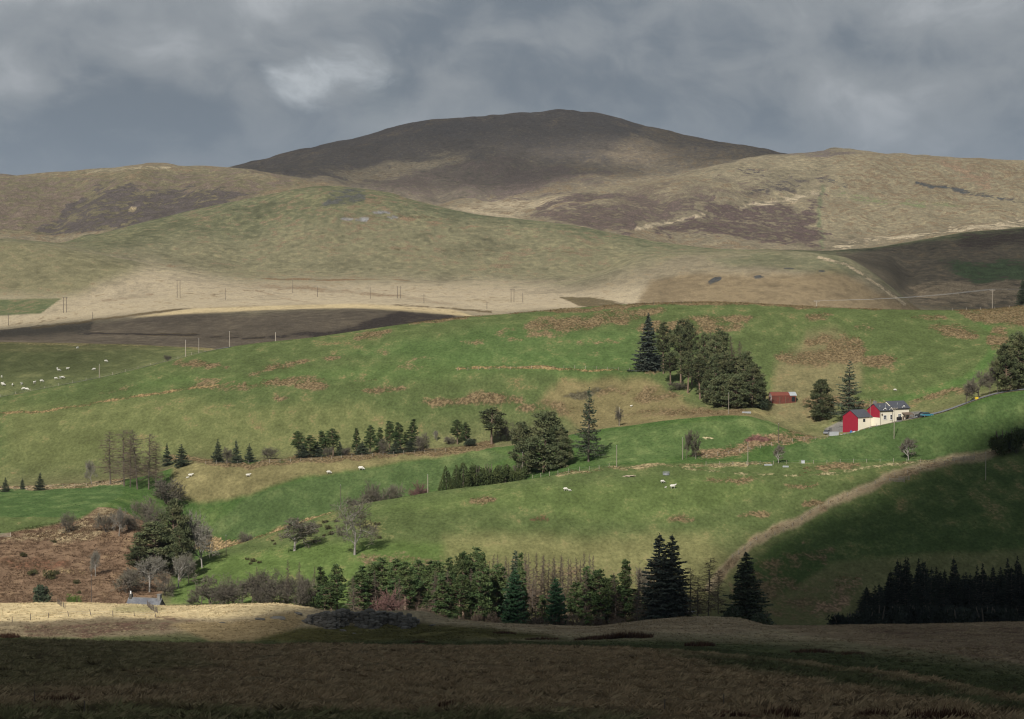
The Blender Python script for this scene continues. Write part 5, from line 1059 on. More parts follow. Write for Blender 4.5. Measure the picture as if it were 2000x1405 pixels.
po.box(9.6, 10.3, -0.16, -0.01, 0.2, 2.2); po.box(11.4, 12.6, -1.75, -0.05, 0.2, 1.9); po.add('porch_frame', M_TIMBER, house)
# lower wing with the red gable
AX, AY0, AY1, AE, AR = -6.0, 4.0, 12.2, 2.15, 4.3
wing = MB(); wing.box(AX, -0.015, AY0, AY1, -4.0, AE); wg = wing.add('low_wing', M_CREAM, house)
b = MB(); b.quad((AX - 0.012, AY0, -3.8), (AX - 0.012, AY1, -3.8), (AX - 0.012, AY1, AE), (AX - 0.012, (AY0 + AY1) / 2, AR - 0.1), (AX - 0.012, AY0, AE)); gw = b.add('wing_gable', M_RED, wg); gw['label'] = 'crimson gable end of the low wing'
yc = (AY0 + AY1) / 2; k = (AR - AE) / (yc - AY0); b = MB(); b.prism([(AY0 - 0.3, AE - 0.3 * k), (yc, AR), (AY1 + 0.3, AE - 0.3 * k), (AY1 + 0.3, AE - 0.3 * k + 0.14), (yc, AR + 0.14), (AY0 - 0.3, AE - 0.3 * k + 0.14)], AX - 0.25, -0.02); b.add('wing_roof', M_SLATE, wg)
b = MB(); b.box(-3.9, -3.0, AY0 - 0.06, AY0 + 0.02, 0.55, 1.55); b.add('wing_window', M_GLASS, wg)
# cars, tank, shed, yard things
def car(x, D, rz, paint, label, tall=0.0):
    t = thing('parked_car', ground(x, D) + Vector((0, 0, 0.02)), label, 'car', 'cars parked by the farmhouse', rz)
    b = MB(); b.prism([(-2.0, 0.32), (2.0, 0.32), (2.08, 0.62), (1.95, 0.86), (0.95, 0.98), (-1.75, 1.0 + tall), (-2.06, 0.9), (-2.1, 0.55)], -0.84, 0.84, 'y'); b.add('body', paint, t, False)
    b = MB(); n = len(b.V); base_ = [(0.95, 0.97), (0.3, 1.42 + tall), (-1.25, 1.46 + tall), (-1.78, 1.0 + tall)]
    b.prism(base_, -0.72, 0.72, 'y'); cb = b.add('cabin', M_GLASS, t)
    b = MB(); b.prism([(0.32, 1.40 + tall), (0.25, 1.47 + tall), (-1.2, 1.51 + tall), (-1.3, 1.45 + tall)], -0.70, 0.70, 'y'); b.add('roof_panel', paint, t)
    for wx in (-1.3, 1.3):
        for wy in (-0.8, 0.8):
            b = MB(); b.tube([(wx, wy - 0.1, 0.31), (wx, wy + 0.1, 0.31)], [0.31, 0.31], 12); wh = b.add('wheel', M_DARK, t)
            b = MB(); b.tube([(wx, wy - 0.115, 0.31), (wx, wy + 0.115, 0.31)], [0.17, 0.17], 8); b.add('rim', M_GALV, wh)
    for wy in (-0.6, 0.6):
        b = MB(); b.box(2.0, 2.09, wy - 0.16, wy + 0.16, 0.62, 0.76); b.add('headlight', M_WHITE, t)
    return t
car(1801, 879, R(160), mat('car_black', (0.03, 0.032, 0.036), 0.3, 0.05, 1.0, coat=0.6), 'dark parked car beside the farmhouse end wall', 0.25)
car(1812, 876, R(20), mat('car_teal', (0.05, 0.20, 0.27), 0.25, 0.05, 1.0, coat=0.8), 'teal parked car with its bonnet towards the lane')
car(1617, 887, R(70), mat('car_grey', (0.22, 0.23, 0.25), 0.4, 0.1, 1.0, coat=0.4), 'grey parked car under the rounded pine')
def simple(name, x, D, label, cat, build, m, group=None, rz=0.0, dz=0.0):
    t = thing(name, ground(x, D) + Vector((0, 0, dz)), label, cat, group, rz)
    for part, bb, mm in build(m): bb.add(part, mm, t)
    return t
def trough(L, Wt, Ht):
    def f(m):
        b = MB(); b.box(-L / 2, L / 2, -Wt / 2, Wt / 2, 0.0, 0.06)
        for y in (-1, 1): b.prism([(y * Wt / 2, 0.06), (y * (Wt / 2 + 0.08), Ht), (y * (Wt / 2 + 0.02), Ht), (y * (Wt / 2 - 0.05), 0.06)], -L / 2, L / 2)
        for x in (-1, 1): b.box(x * L / 2 - 0.03, x * L / 2 + 0.03, -Wt / 2, Wt / 2, 0.06, Ht)
        c = MB()
        for x in (-0.4, 0.4): c.box(x * L - 0.05, x * L + 0.05, -Wt / 2 - 0.02, Wt / 2 + 0.02, -0.15, 0.0)
        return [('tub', b, m), ('foot', c, M_METAL)]
    return f
simple('water_tank', 1630, 862, 'pale grey water tank at the low corner of the farmyard', 'tank', lambda m: [('tank_body', MB().box(-1.6, 1.6, -0.6, 0.6, 0.15, 1.35), m), ('lid', MB().box(-1.65, 1.65, -0.65, 0.65, 1.36, 1.45), m), ('stand', MB().box(-1.4, 1.4, -0.5, 0.5, -0.3, 0.14), M_STONE)], M_GALV, rz=R(8))
simple('blue_barrel', 1664, 864, 'blue plastic barrel in the farmyard', 'barrel', lambda m: [('drum', MB().tube([(0, 0, -0.1), (0, 0, 0.2), (0, 0, 0.75), (0, 0, 0.95)], [0.38, 0.42, 0.42, 0.36], 12), m), ('cap', MB().tube([(0.12, 0, 0.955), (0.12, 0, 1.02)], [0.08, 0.08], 8), M_DARK)], M_BLUE_P)
simple('oil_tank', 1758, 874, 'black oil tank against the cream farmhouse front', 'tank', lambda m: [('tank_body', MB().prism([(-0.45, 0.2), (0.45, 0.2), (0.55, 0.6), (0.45, 1.2), (-0.45, 1.2), (-0.55, 0.6)], -0.75, 0.75), m), ('plinth', MB().box(-0.8, 0.8, -0.5, 0.5, -0.6, 0.19), M_STONE)], M_DARK, rz=R(31), dz=0.5)
simple('grit_bin', 1909, 880, 'yellow grit bin beside the farm lane', 'bin', lambda m: [('bin_body', MB().prism([(-0.3, 0.0), (0.3, 0.0), (0.38, 0.6), (-0.38, 0.6)], -0.45, 0.45), m), ('lid', MB().prism([(-0.42, 0.61), (0.42, 0.61), (0.3, 0.8), (-0.35, 0.76)], -0.5, 0.5), m)], M_YEL, rz=R(20), dz=0.15)
simple('feed_trough', 1459, 905, 'long blue-grey feed trough on grass below the grove', 'trough', trough(3.0, 0.6, 0.55), M_GALV, rz=R(4))
simple('feed_trough', 1502, 815, 'long silver feed trough in the spur pasture, nearer the hay feeder', 'trough', trough(2.4, 0.5, 0.4), M_GALV, rz=R(2))
simple('feed_trough', 1536, 812, 'long silver feed trough in the spur pasture, nearer the bracken bank', 'trough', trough(1.8, 0.5, 0.4), M_GALV, rz=R(-8))
simple('stone_block', 1570, 818, 'pale grey block in the pasture by the fence', 'block', lambda m: [('block_body', MB().prism([(-0.5, -0.1), (0.55, -0.1), (0.5, 0.7), (-0.4, 0.8)], -0.55, 0.5), m), ('top_slab', MB().box(-0.6, 0.56, -0.55, 0.55, 0.8, 0.9), m)], M_GALV)
def feeder(m):
    b = MB(); n = 16
    for z in (0.05, 0.6, 1.0):
        for i in range(n):
            a0, a1 = 2 * math.pi * i / n, 2 * math.pi * (i + 1) / n; b.tube([(math.cos(a0) * 1.0, math.sin(a0) * 1.0, z), (math.cos(a1) * 1.0, math.sin(a1) * 1.0, z)], [0.04, 0.04], 4)
    for i in range(n): a0 = 2 * math.pi * i / n; b.tube([(math.cos(a0), math.sin(a0), -0.05), (math.cos(a0), math.sin(a0), 1.0)], [0.03, 0.03], 4)
    d = MB()
    for i in range(n):
        a0, a1 = 2 * math.pi * i / n, 2 * math.pi * (i + 1) / n; d.quad((math.cos(a0) * .98, math.sin(a0) * .98, 0), (math.cos(a1) * .98, math.sin(a1) * .98, 0), (math.cos(a1) * .98, math.sin(a1) * .98, 0.58), (math.cos(a0) * .98, math.sin(a0) * .98, 0.58))
    return [('frame', b, m), ('skirt', d, m)]
simple('hay_feeder', 1302, hit(1302, 928, 9, 13), 'round grey ring feeder at the top of the spur pasture', 'feeder', feeder, M_METAL)
def logs(m):
    rr = random.Random(4); out = []
    for i in range(7):
        a = rr.uniform(-0.5, 0.5); x, y = rr.uniform(-0.9, 0.9), rr.uniform(-0.5, 0.5); l = rr.uniform(0.8, 1.4); z = 0.15 + 0.12 * (i % 3)
        out.append(('log', MB().tube([(x - l * math.cos(a), y - l * math.sin(a), z), (x + l * math.cos(a), y + l * math.sin(a), z + rr.uniform(-.05, .3))], [0.14, 0.1], 7), m))
    return out
simple('log_heap', 1230, hit(1230, 932, 9, 13), 'heap of pale logs at the top of the spur pasture', 'logs', logs, mat('pale_wood', (0.42, 0.35, 0.26), 0.9, 0.25, 2.0))
# ruined stone shed beside the farm spruce
ru = thing('stone_shed', ground(1640, 886), 'roofless low stone shed under the open-branched spruce', 'shed', rz=R(10))
MB().box(-2.6, 2.4, -0.3, 0.3, -0.6, 1.7).add('front_wall', M_STONE, ru); MB().box(-2.6, -2.0, 0.31, 3.2, -0.6, 1.5).add('side_wall', M_STONE, ru); MB().box(1.8, 2.4, 0.31, 3.2, -0.6, 2.0).add('side_wall', M_STONE, ru)
# rubble in the yard: each block a thing
rr = random.Random(8); STN = []
def stone_mesh(seed, m, name='stone'):
    rs_ = np.random.default_rng(seed); bm = bmesh.new(); bmesh.ops.create_icosphere(bm, subdivisions=2, radius=0.5)
    for v in bm.verts:
        v.co = Vector((v.co.x * 1.0, v.co.y * 0.8, v.co.z * 0.7)); n_ = Vector(np.round(np.array(v.co) * 3.2) / 3.2); v.co = v.co * 0.55 + n_ * 0.45 + Vector(rs_.normal(0, 0.025, 3))
    me = bpy.data.meshes.new(name); bm.to_mesh(me); bm.free(); me.materials.append(m); return me
STN = [stone_mesh(i, M_STONE) for i in range(4)]; DST = [stone_mesh(20 + i, M_DSTONE) for i in range(6)]
WST = [stone_mesh(40 + i, mat('whitish_stone', (0.55, 0.54, 0.5), 0.9, 0.2, 2.0)) for i in range(2)]
for i in range(26):
    x = rr.uniform(1624, 1715); D = rr.uniform(861, 873); s_ = rr.uniform(0.35, 0.95); wh = i % 5 == 0
    o = obj('rubble_stone', (WST[i % 2] if wh else STN[i % 4]), None, ground(x, D) + Vector((0, 0, s_ * 0.18)), (rr.uniform(-.3, .3), rr.uniform(-.3, .3), rr.uniform(0, 6)), (s_ * 1.3, s_, s_))
    tag(o, 'whitish rubble block lying in the farmyard' if wh else 'grey rubble block lying in the farmyard', 'stone', 'whitish rubble in the farmyard' if wh else 'grey rubble in the farmyard')
# ------------------------------------------------------------------ red tin barn
bd = hit(1526, 785, 13.5, 17); gb = ground(1526, bd)
barn = thing('tin_barn', gb, 'rusty red corrugated tin barn with one silver roof bay beside the grove', 'barn', rz=R(10))
def corrug(b, p0, p1, z0, z1, axis, dep, n):
    """vertical corrugations between two ends"""
    for i in range(n):
        t0, t1 = i / n, (i + 1) / n; a0 = p0 + (p1 - p0) * t0; a1 = p0 + (p1 - p0) * t1; am = (a0 + a1) / 2
        for (u, du), (v, dv) in (((a0, 0), (am, 1)), ((am, 1), (a1, 0))):
            if axis == 'x': b.quad((u, dep - 0.06 * du, z0), (v, dep - 0.06 * dv, z0), (v, dep - 0.06 * dv, z1), (u, dep - 0.06 * du, z1))
            else: b.quad((dep - 0.06 * du, u, z0), (dep - 0.06 * dv, v, z0), (dep - 0.06 * dv, v, z1), (dep - 0.06 * du, u, z1))
b = MB(); corrug(b, -3.9, 5.0, -0.6, 2.35, 'x', -2.2, 40); corrug(b, -2.2, 2.2, -0.6, 2.35, 'y', 5.0, 18); b.quad((-3.9, 2.2, -0.6), (5.0, 2.2, -0.6), (5.0, 2.2, 2.35), (-3.9, 2.2, 2.35)); b.add('wall', M_RUST, barn)
b = MB(); b.quad((-3.95, -2.2, -0.6), (-3.95, 2.2, -0.6), (-3.95, 2.2, 2.3), (-3.95, 1.2, 3.1), (-3.95, 0, 3.5), (-3.95, -1.2, 3.1), (-3.95, -2.2, 2.3)); b.add('gable_wall', mat('bleached_tin', (0.45, 0.38, 0.36), 0.8, 0.35, 1.0, tint=(0.3, 0.12, 0.09)), barn)
b = MB(); prof = [(-2.35, 2.3), (-1.3, 3.08), (0, 3.5), (1.3, 3.08), (2.35, 2.3)]
def rf(b, x0, x1, lift=0.0):
    for (y0, z0), (y1, z1) in zip(prof[:-1], prof[1:]): b.quad((x0, y0, z0 + lift), (x1, y0, z0 + lift), (x1, y1, z1 + lift), (x0, y1, z1 + lift)); b.quad((x0, y0, z0 + lift + .05), (x1, y0, z0 + lift + .05), (x1, y1, z1 + lift + .05), (x0, y1, z1 + lift + .05))
rf(b, -4.1, 2.7); b.add('roof', M_TINROOF, barn); b = MB(); rf(b, 2.72, 5.3, -0.02); o = b.add('roof', M_GALV, barn); o['label'] = 'silver replacement roof bay'
b = MB(); b.box(-1.1, -0.95, -2.32, -2.24, -0.5, 2.1); b.box(1.0, 1.15, -2.32, -2.24, -0.5, 2.1); b.add('door_post', M_TIMBER, barn)
b = MB(); b.box(3.4, 4.6, -2.3, -2.27, 0.2, 1.9); b.add('doorway', M_DARK, barn)
b = MB(); b.tube([(-3.98, -0.6, 1.7), (-3.98, -0.6, 2.5)], [0.05, 0.05], 4); b.tube([(-3.98, -1.2, 0.0), (-3.98, -1.2, 1.6)], [0.07, 0.07], 4); b.add('gable_batten', M_WHITE, barn)
# ------------------------------------------------------------------ cottage under the moor ridge
cg = ground(280, 652); cot = thing('cottage', (cg.x, cg.y, cg.z), 'low cottage showing only its slate roof and two chimneys behind the straw ridge', 'cottage', rz=R(-16))
ridge = px_dir(280, 1166)[1] * 655 - cg.z; ev = ridge - 2.3; Lc = 4.3
b = MB(); b.box(-Lc, Lc, -2.6, 2.6, -0.8, ev); b.quad((Lc - 0.01, -2.6, ev), (Lc - 0.01, 2.6, ev), (Lc - 0.01, 0, ridge - 0.05)); b.quad((-Lc, -2.6, ev), (-Lc, 0, ridge - 0.05), (-Lc, 2.6, ev)); b.add('wall', M_STONE, cot)
b = MB(); k = (ridge - ev) / 2.6; b.prism([(-2.85, ev - .25 * k), (0, ridge), (2.85, ev - .25 * k), (2.85, ev - .25 * k + 0.15), (0, ridge + 0.15), (-2.85, ev - .25 * k + 0.15)], -Lc - 0.2, Lc + 0.2); cr = b.add('roof', mat('old_slate', (0.115, 0.12, 0.135), 0.6, 0.45, 1.6, spec=0.4, tint=(0.16, 0.165, 0.175)), cot)
b = MB(); b.tube([(-Lc - 0.1, 0, ridge + 0.16), (Lc + 0.1, 0, ridge + 0.16)], [0.1, 0.1], 6); b.add('ridge_tiles', M_STONE, cr)
b = MB(); b.box(Lc - 0.9, Lc - 0.1, -0.5, 0.5, ridge - 0.5, ridge + 1.1); b.box(Lc - 1.02, Lc + 0.02, -0.62, 0.62, ridge + 1.1, ridge + 1.25); b.add('chimney', M_STONE, cr)
b = MB(); b.box(-Lc + 0.1, -Lc + 0.8, -0.45, 0.45, ridge - 0.5, ridge + 1.05); ch = b.add('chimney', M_DSTONE, cr); b = MB(); b.tube([(-Lc + 0.35, 0, ridge + 1.05), (-Lc + 0.35, 0, ridge + 1.75)], [0.2, 0.17], 8); b.add('chimney_pot', M_WHITE, ch)
# ------------------------------------------------------------------ roads
def ribbon(name, cl, width, m, lift, label, cat):
    """road laid on the ground along (column, distance) points"""
    P = [ground(x, D) for x, D in cl]; pts = []
    for a, c in zip(P[:-1], P[1:]):
        n = max(2, int((c - a).length / 3))
        for i in range(n): pts.append(a.lerp(c, i / n))
    pts.append(P[-1]); V, F = [], []
    for i, p in enumerate(pts):
        d = (pts[min(i + 2, len(pts) - 1)] - pts[max(i - 2, 0)]); d.z = 0; d.normalize(); s_ = Vector((d.y, -d.x, 0))
        for k_ in (-0.5, -0.17, 0.17, 0.5):
            q = p + s_ * width * k_; V.append((q.x, q.y, max(height(q.x, q.y), p.z - 0.4) + lift))
    for i in range(len(pts) - 1):
        for k_ in range(3): a = i * 4 + k_; F.append((a, a + 1, a + 5, a + 4))
    return tag(obj(name, mesh_np(name, V, np.array(F), m, True)), label, cat, kind='structure')
def crest(k, x): return float(np.interp(x, XS, KD[k]))
ribbon('road', [(x, crest(17, x) - d) for x, d in ((-300, 3), (-100, 3), (0, 3), (60, 3), (130, 3), (200, 3), (270, 3), (330, 3), (380, 3), (420, 4), (450, 8))], 4.2, M_ASPH, 0.16, 'narrow grey moor road along the brow of the green hill', 'road')
ribbon('farm_lane', [(1775, 881), (1800, 881), (1840, 881), (1880, 881), (1920, 881), (1960, 881), (2020, 881), (2150, 883)], 6.5, M_ASPH, 0.2, 'grey farm lane climbing past the farmhouse', 'lane')
# ------------------------------------------------------------------ poles
def pole(x, base, top, k0=0, k1=99, D=None, label='', arms=0, twin=False, m=M_POLE, rad=0.14, group=None):
    if D is None: D = hit(x, base, k0, k1)
    g = ground(x, D); H = px_dir(x, top)[1] * D - g.z
    t = thing('utility_pole', g, label, 'pole', group, rz=R(12))
    xs = (-1.1, 1.1) if twin else (0.0,)
    for q in xs: MB().tube([(q, 0, -0.5), (q, 0, H)], [rad, rad * 0.72], 7).add('shaft', m, t)
    if twin: MB().box(-1.9, 1.9, -0.08, 0.08, H - 0.75, H - 0.55).add('crossarm', m, t)
    if arms:
        b = MB(); b.box(-1.3, 1.3, -0.07, 0.07, H - 0.35, H - 0.2); ca = b.add('crossarm', m, t)
        for q in ((-1.2, 0.0, 1.2) if arms == 3 else (-1.2, -0.5, 0.5, 1.2)): MB().tube([(q, 0, H - 0.2), (q, 0, H + 0.25)], [0.07, 0.05], 6).add('insulator', M_STONE, ca)
        MB().tube([(-0.9, 0, H - 0.3), (0, -0.02, H - 1.1)], [0.04, 0.04], 4).add('brace', m, t); MB().tube([(0.9, 0, H - 0.3), (0, -0.02, H - 1.1)], [0.04, 0.04], 4).add('brace', m, t)
    else: MB().tube([(0 if not twin else -1.1, 0, H), (0 if not twin else -1.1, 0, H + 0.16)], [0.09, 0.06], 6).add('cap', M_METAL, t)
    t['tip'] = H
    return t
for x, bs, tp, lb in ((362, 695, 665, 'pale pole beside the moor road, by the lone thorn bush'), (388, 694, 662, 'pale pole beside the moor road near its brow'), (448, 679, 648, 'tall pale pole where the moor road tops the brow'), (193, 740, 712, 'faint pole beside the moor road above the sheep')):
    pole(x, bs, tp, D=crest(17, x) + 4 if x != 193 else crest(17, x) + 8, label=lb, rad=0.17)
pole(538, 672, 650, D=crest(17, 538) + 3, label='pale pole standing alone on the brow of the green hill', rad=0.22)
vp = [pole(x, bs, tp, 22.3, 27, label=lb, m=M_DPOLE, rad=0.2) for x, bs, tp, lb in ((16, 636, 612, 'dark pole in the shade below the small green enclosure'), (440, 586, 563, 'dark pole on the pale moor between two twin poles'), (572, 573, 546, 'dark pole by a brown rush patch on the pale moor'),
      (723, 584, 561, 'dark pole on the pale moor along the rushy track'), (828, 593, 574, 'dark pole where the pale moor meets the shaded track'), (1021, 591, 572, 'dark pole beside a twin pole on the pale moor'), (620, 580, 560, 'thin pole beyond the brown rush patch'), (951, 604, 591, 'short dark pole at the end of the rushy track'), (181, 626, 610, 'thin short pole by the shaded track'))]
for x, bs, tp, lb in ((127, 611, 580, 'twin-legged dark pole at the corner of the small green enclosure'), (349, 582, 547, 'twin-legged dark pole on the left flank of the pale moor'), (779, 583, 559, 'twin-legged dark pole in the middle of the pale moor'), (1001, 591, 564, 'twin-legged dark pole next to a single pole on the pale moor')):
    pole(x, bs, tp, 22.3, 27, label=lb, twin=True, m=M_DPOLE, rad=0.2)
pr = pole(1938, 604, 566, D=crest(17, 1938) - 4, label='pole with a four-insulator crossarm on the green ridge', arms=4, rad=0.17)
pl = pole(1595, 598, 588, D=crest(17, 1595) + 32, label='pole top peeping over the green ridge', arms=3, rad=0.17)
for x, bs, tp, k0, k1, lb, mm in ((1424, 809, 768, 13, 17, 'tall pale pole in front of the hill grove', M_POLE), (1210, 832, 797, 12.6, 16, 'pale pole in front of a lone bare tree', M_POLE), (1205, 912, 871, 9.5, 12.2, 'pale stayed pole beside the slender spruce', M_POLE), (1334, 898, 856, 10, 13, 'pale pole beside the pair of bare trees', M_POLE),
                               (1462, 910, 866, 9.5, 13, 'thin grey pole below the red-brown rush heap', M_POLE), (1522, 866, 828, 11, 14, 'dark pole on the bracken bank below the farm', M_DPOLE), (1748, 857, 808, 10.5, 13.4, 'pale pole in the field below the farmhouse front', M_POLE), (1928, 938, 884, 8.6, 12.5, 'thin pole in the shaded field', M_POLE),
                               (439, 1086, 1046, 8.4, 10.2, 'dark pole near the stream at the spur pasture edge', M_DPOLE)):
    pole(x, bs, tp, k0, k1, label=lb, m=mm, rad=0.12)
pole(1701, 829, 782, D=866, label='thin pole in front of the low red-gabled wing', rad=0.07); pole(835, 966, 928, D=835, label='pale pole beside the dark cypress row', rad=0.13); pole(664, 1005, 948, D=840, label='grey pole by the stream behind the tall old tree', rad=0.1, m=M_DPOLE)
pole(1021, 905, 884, D=858, label='short pole half hidden under the broad pine', rad=0.1); pole(174, 1172, 1124, D=672, label='dark pole at the foot of the bracken slope', m=M_DPOLE, rad=0.1); pole(1748, 830, 796, D=873, label='pole with crossarm close to the farmhouse front', rad=0.08, arms=3)
# conductors over the green ridge
def cable(a, c, sag, label):
    P = [a.lerp(c, i / 24) - Vector((0, 0, sag * 4 * (i / 24) * (1 - i / 24))) for i in range(25)]
    b = MB(); b.tube([tuple(p) for p in P], [0.035] * 25, 4); o = obj('power_line', b.mesh('power_line', M_METAL)); tag(o, label, 'cable', 'conductors over the green ridge')
pa = pr.location + Vector((0, 0, pr['tip'] + 0.25)); pb = pl.location + Vector((0, 0, pl['tip'] + 0.25)); pc_ = ground(2500, 1150) + Vector((0, 0, 10))
for q in (-1.2, 1.2):
    cable(pb + Vector((q, 0, 0)), pa + Vector((q, 0, 0)), 1.2, 'power line strung between the two crossarm poles on the ridge'); cable(pa + Vector((q, 0, 0)), pc_ + Vector((q, 0, 0)), 1.5, 'power line running from the crossarm pole past the lone ridge spruce')
# ------------------------------------------------------------------ fences and gates
POSTM = MB().tube([(0, 0, -0.3), (0, 0, 1.15)], [0.075, 0.065], 5).mesh('post', M_POLE); DPOSTM = MB().tube([(0, 0, -0.3), (0, 0, 1.2)], [0.09, 0.07], 5).mesh('post', M_DPOLE)
def fence(pts, label, k0=0, k1=99, gap=4.0, dark=False, Ds=None, jit=0.04, hs=1.0):
    P = [ground(x, D) for x, D in zip([p[0] for p in pts], Ds)] if Ds else [spot(x, y, k0, k1) for x, y in pts]
    rr = random.Random(len(label)); t = thing('post_fence', P[0], label, 'fence'); tops = []
    L = [0.0]
    for a, c in zip(P[:-1], P[1:]): L.append(L[-1] + (c - a).length)
    n = max(2, int(L[-1] / gap))
    for i in range(n + 1):
        s_ = L[-1] * i / n; j = min(int(np.searchsorted(L, s_, side='right')) - 1, len(P) - 2); f = (s_ - L[j]) / max(L[j + 1] - L[j], 1e-6); q = P[j].lerp(P[j + 1], f); q.z = height(q.x, q.y)
        o = obj('post', DPOSTM if dark else POSTM, t, q - P[0], (rr.gauss(0, jit), rr.gauss(0, jit), 0), (1, 1, hs * rr.uniform(0.9, 1.1))); tops.append(q - P[0])
    b = MB()
    for z in (0.45, 0.95): 
        b.tube([tuple(q + Vector((0, 0, z * hs))) for q in tops], [0.012] * len(tops), 3)
    b.add('wire', M_METAL, t)
    return t
fence([(400, 907), (470, 906), (560, 903), (700, 893), (800, 886), (870, 882)], 'post and wire fence along the bracken strip under the conifer belt', 11.5, 15.5, 3.6)
fence([(893, 724), (960, 722), (1060, 720), (1150, 721), (1230, 724)], 'post and wire fence across the green hill to the grove', 15, 17.3, 4.0)
fence([(1040, 934), (1090, 928), (1130, 921), (1190, 914)], 'post fence on the pasture brow under the broad pine', 9, 10.4, 3.4, hs=1.15)
fence([(1380, 909), (1500, 908), (1620, 905), (1740, 903), (1880, 899)], 'post and wire fence between the spur pasture and the farm field', 9.6, 12, 4.0)
fence([(1432, 1090), (1478, 1056), (1600, 994), (1740, 934), (1840, 910), (1905, 890)], 'post and wire fence along the bracken bank', 8.2, 12.6, 5.0)
fence([(1240, 597), (1280, 595), (1350, 593)], 'post fence on the skyline of the green ridge above the grove', 16.4, 17.0, 3.5, dark=True)
fence([(1860, 607), (1930, 605), (2000, 599)], 'post fence on the green ridge by the crossarm pole', 16.4, 17.0, 6.0)
fence([(0, 958), (110, 953), (235, 946)], 'post fence at the top of the small left meadow', 10, 14, 4.0)
fence([(-60, 778), (60, 762), (180, 736), (300, 706), (400, 684)], 'post fence beside the moor road', Ds=[crest(17, x) + 1.5 for x in (-60, 60, 180, 300, 400)], gap=6.0)
fence([(-20, 1219), (45, 1213), (75, 1209), (119, 1205), (160, 1202), (230, 1204), (300, 1206)], 'weathered dark post fence along the foot of the straw ridge', 4.4, 6.05, 5.0, dark=True, jit=0.1)
fence([(108, 1180), (114, 1184), (122, 1189)], 'short line of dark posts climbing the straw ridge', 5, 6.1, 3.0, dark=True)
fence([(284, 1184), (292, 1192), (304, 1198)], 'clustered dark fence posts on the straw ridge below the cottage', 5, 6.1, 2.0, dark=True, jit=0.08)
fence([(1360, 897), (1420, 888), (1500, 873), (1560, 862), (1640, 851)], 'post fence along the bracken bank below the farmyard', 10.8, 13.4, 4.0)
for x, y in ((60, 1372), (1416, 1382), (158, 1398), (1300, 1394)):
    g = spot(x, y, 0.5, 3); t = thing('fence_post', g, 'lone thin post in the dark foreground moor', 'post', 'lone posts in the dark moor'); MB().tube([(0, 0, -0.2), (0.02, 0, 0.8)], [0.04, 0.03], 6).add('shaft', M_DPOLE, t); MB().tube([(0.02, 0, 0.8), (0.02, 0, 0.83)], [0.045, 0.02], 6).add('cap', M_DPOLE, t)
def gate(x, y, k0, k1, L, rz, label, n=5):
    t = thing('field_gate', spot(x, y, k0, k1), label, 'gate', rz=rz)
    for i in range(n): MB().box(-L / 2, L / 2, -0.03, 0.03, 0.2 + i * 0.95 / (n - 1) - 0.035, 0.2 + i * 0.95 / (n - 1) + 0.035).add('bar', M_POLE, t)
    for s_ in (-1, 1): MB().box(s_ * L / 2 - 0.09 + s_ * 0.1, s_ * L / 2 + 0.09 + s_ * 0.1, -0.09, 0.09, -0.3, 1.35).add('gatepost', M_POLE, t)
    MB().tube([(-L / 2, 0.05, 0.2), (L / 2, 0.05, 1.1)], [0.03, 0.03], 4).add('brace', M_POLE, t)
gate(1754, 942, 9, 12.5, 4.4, R(8), 'grey wooden gate lying open on the bracken bank'); gate(1768, 938, 9, 12.5, 3.2, R(20), 'second grey wooden hurdle leaning by the open gate', 4)
gate(1874, 900, 9.5, 12.5, 3.2, R(5), 'grey gate by the fence near the shaded evergreens'); gate(1897, 899, 9.5, 12.5, 3.0, R(25), 'grey gate at the end of the bracken bank'); gate(4, 1050, 9, 13.2, 3.4, R(12), 'grey gate between the left meadow and the bracken')
# ------------------------------------------------------------------ sheep
def sheep_mesh(grazing):
    bm = bmesh.new()
    def blob(c, r, sub=2):
        m_ = Matrix.Translation(c) @ Matrix.Diagonal((*r, 1)); bmesh.ops.create_icosphere(bm, subdivisions=sub, radius=1.0, matrix=m_)
    blob((0, 0, 0.62), (0.52, 0.28, 0.30)); blob((0.22, 0, 0.66), (0.3, 0.26, 0.28)); blob((-0.28, 0, 0.64), (0.3, 0.27, 0.28)); blob((-0.58, 0, 0.6), (0.07, 0.06, 0.14), 1)
    hd = (0.72, 0, 0.32) if grazing else (0.72, 0, 0.92); nk = (0.55, 0, 0.5) if grazing else (0.55, 0, 0.8)
    blob(nk, (0.2, 0.14, 0.18), 2); blob(hd, (0.17, 0.1, 0.11), 2)
    for s_ in (-1, 1): blob((hd[0] - 0.08, s_ * 0.13, hd[2] + 0.05), (0.035, 0.08, 0.03), 1)
    for x in (-0.32, 0.3):
        for y in (-0.15, 0.15): blob((x, y, 0.44), (0.08, 0.075, 0.16), 1); blob((x + 0.01, y, 0.18), (0.045, 0.045, 0.22), 1)
    me = bpy.data.meshes.new('sheep'); bm.to_mesh(me); bm.free(); me.materials.append(M_WOOL)
    o = bpy.data.objects.new('tmp', me); COL.objects.link(o); md = o.modifiers.new('r', 'REMESH'); md.mode = 'VOXEL'; md.voxel_size = 0.045; md.use_smooth_shade = True
    dg = bpy.context.evaluated_depsgraph_get(); out = bpy.data.meshes.new_from_object(o.evaluated_get(dg)); bpy.data.objects.remove(o); out.name = 'sheep'; return out
SHEEP = [sheep_mesh(True), sheep_mesh(False)]; rs = random.Random(12)
def sheep(x, y, k0, k1, label, group=None, s_=1.0, v=None, rz=None):
    o = obj('sheep', SHEEP[rs.randrange(2) if v is None else v], None, spot(x, y, k0, k1) - Vector((0, 0, 0.02)), (0, 0, rs.uniform(0, 6.28) if rz is None else rz), (s_, s_, s_)); return tag(o, label, 'sheep', group)
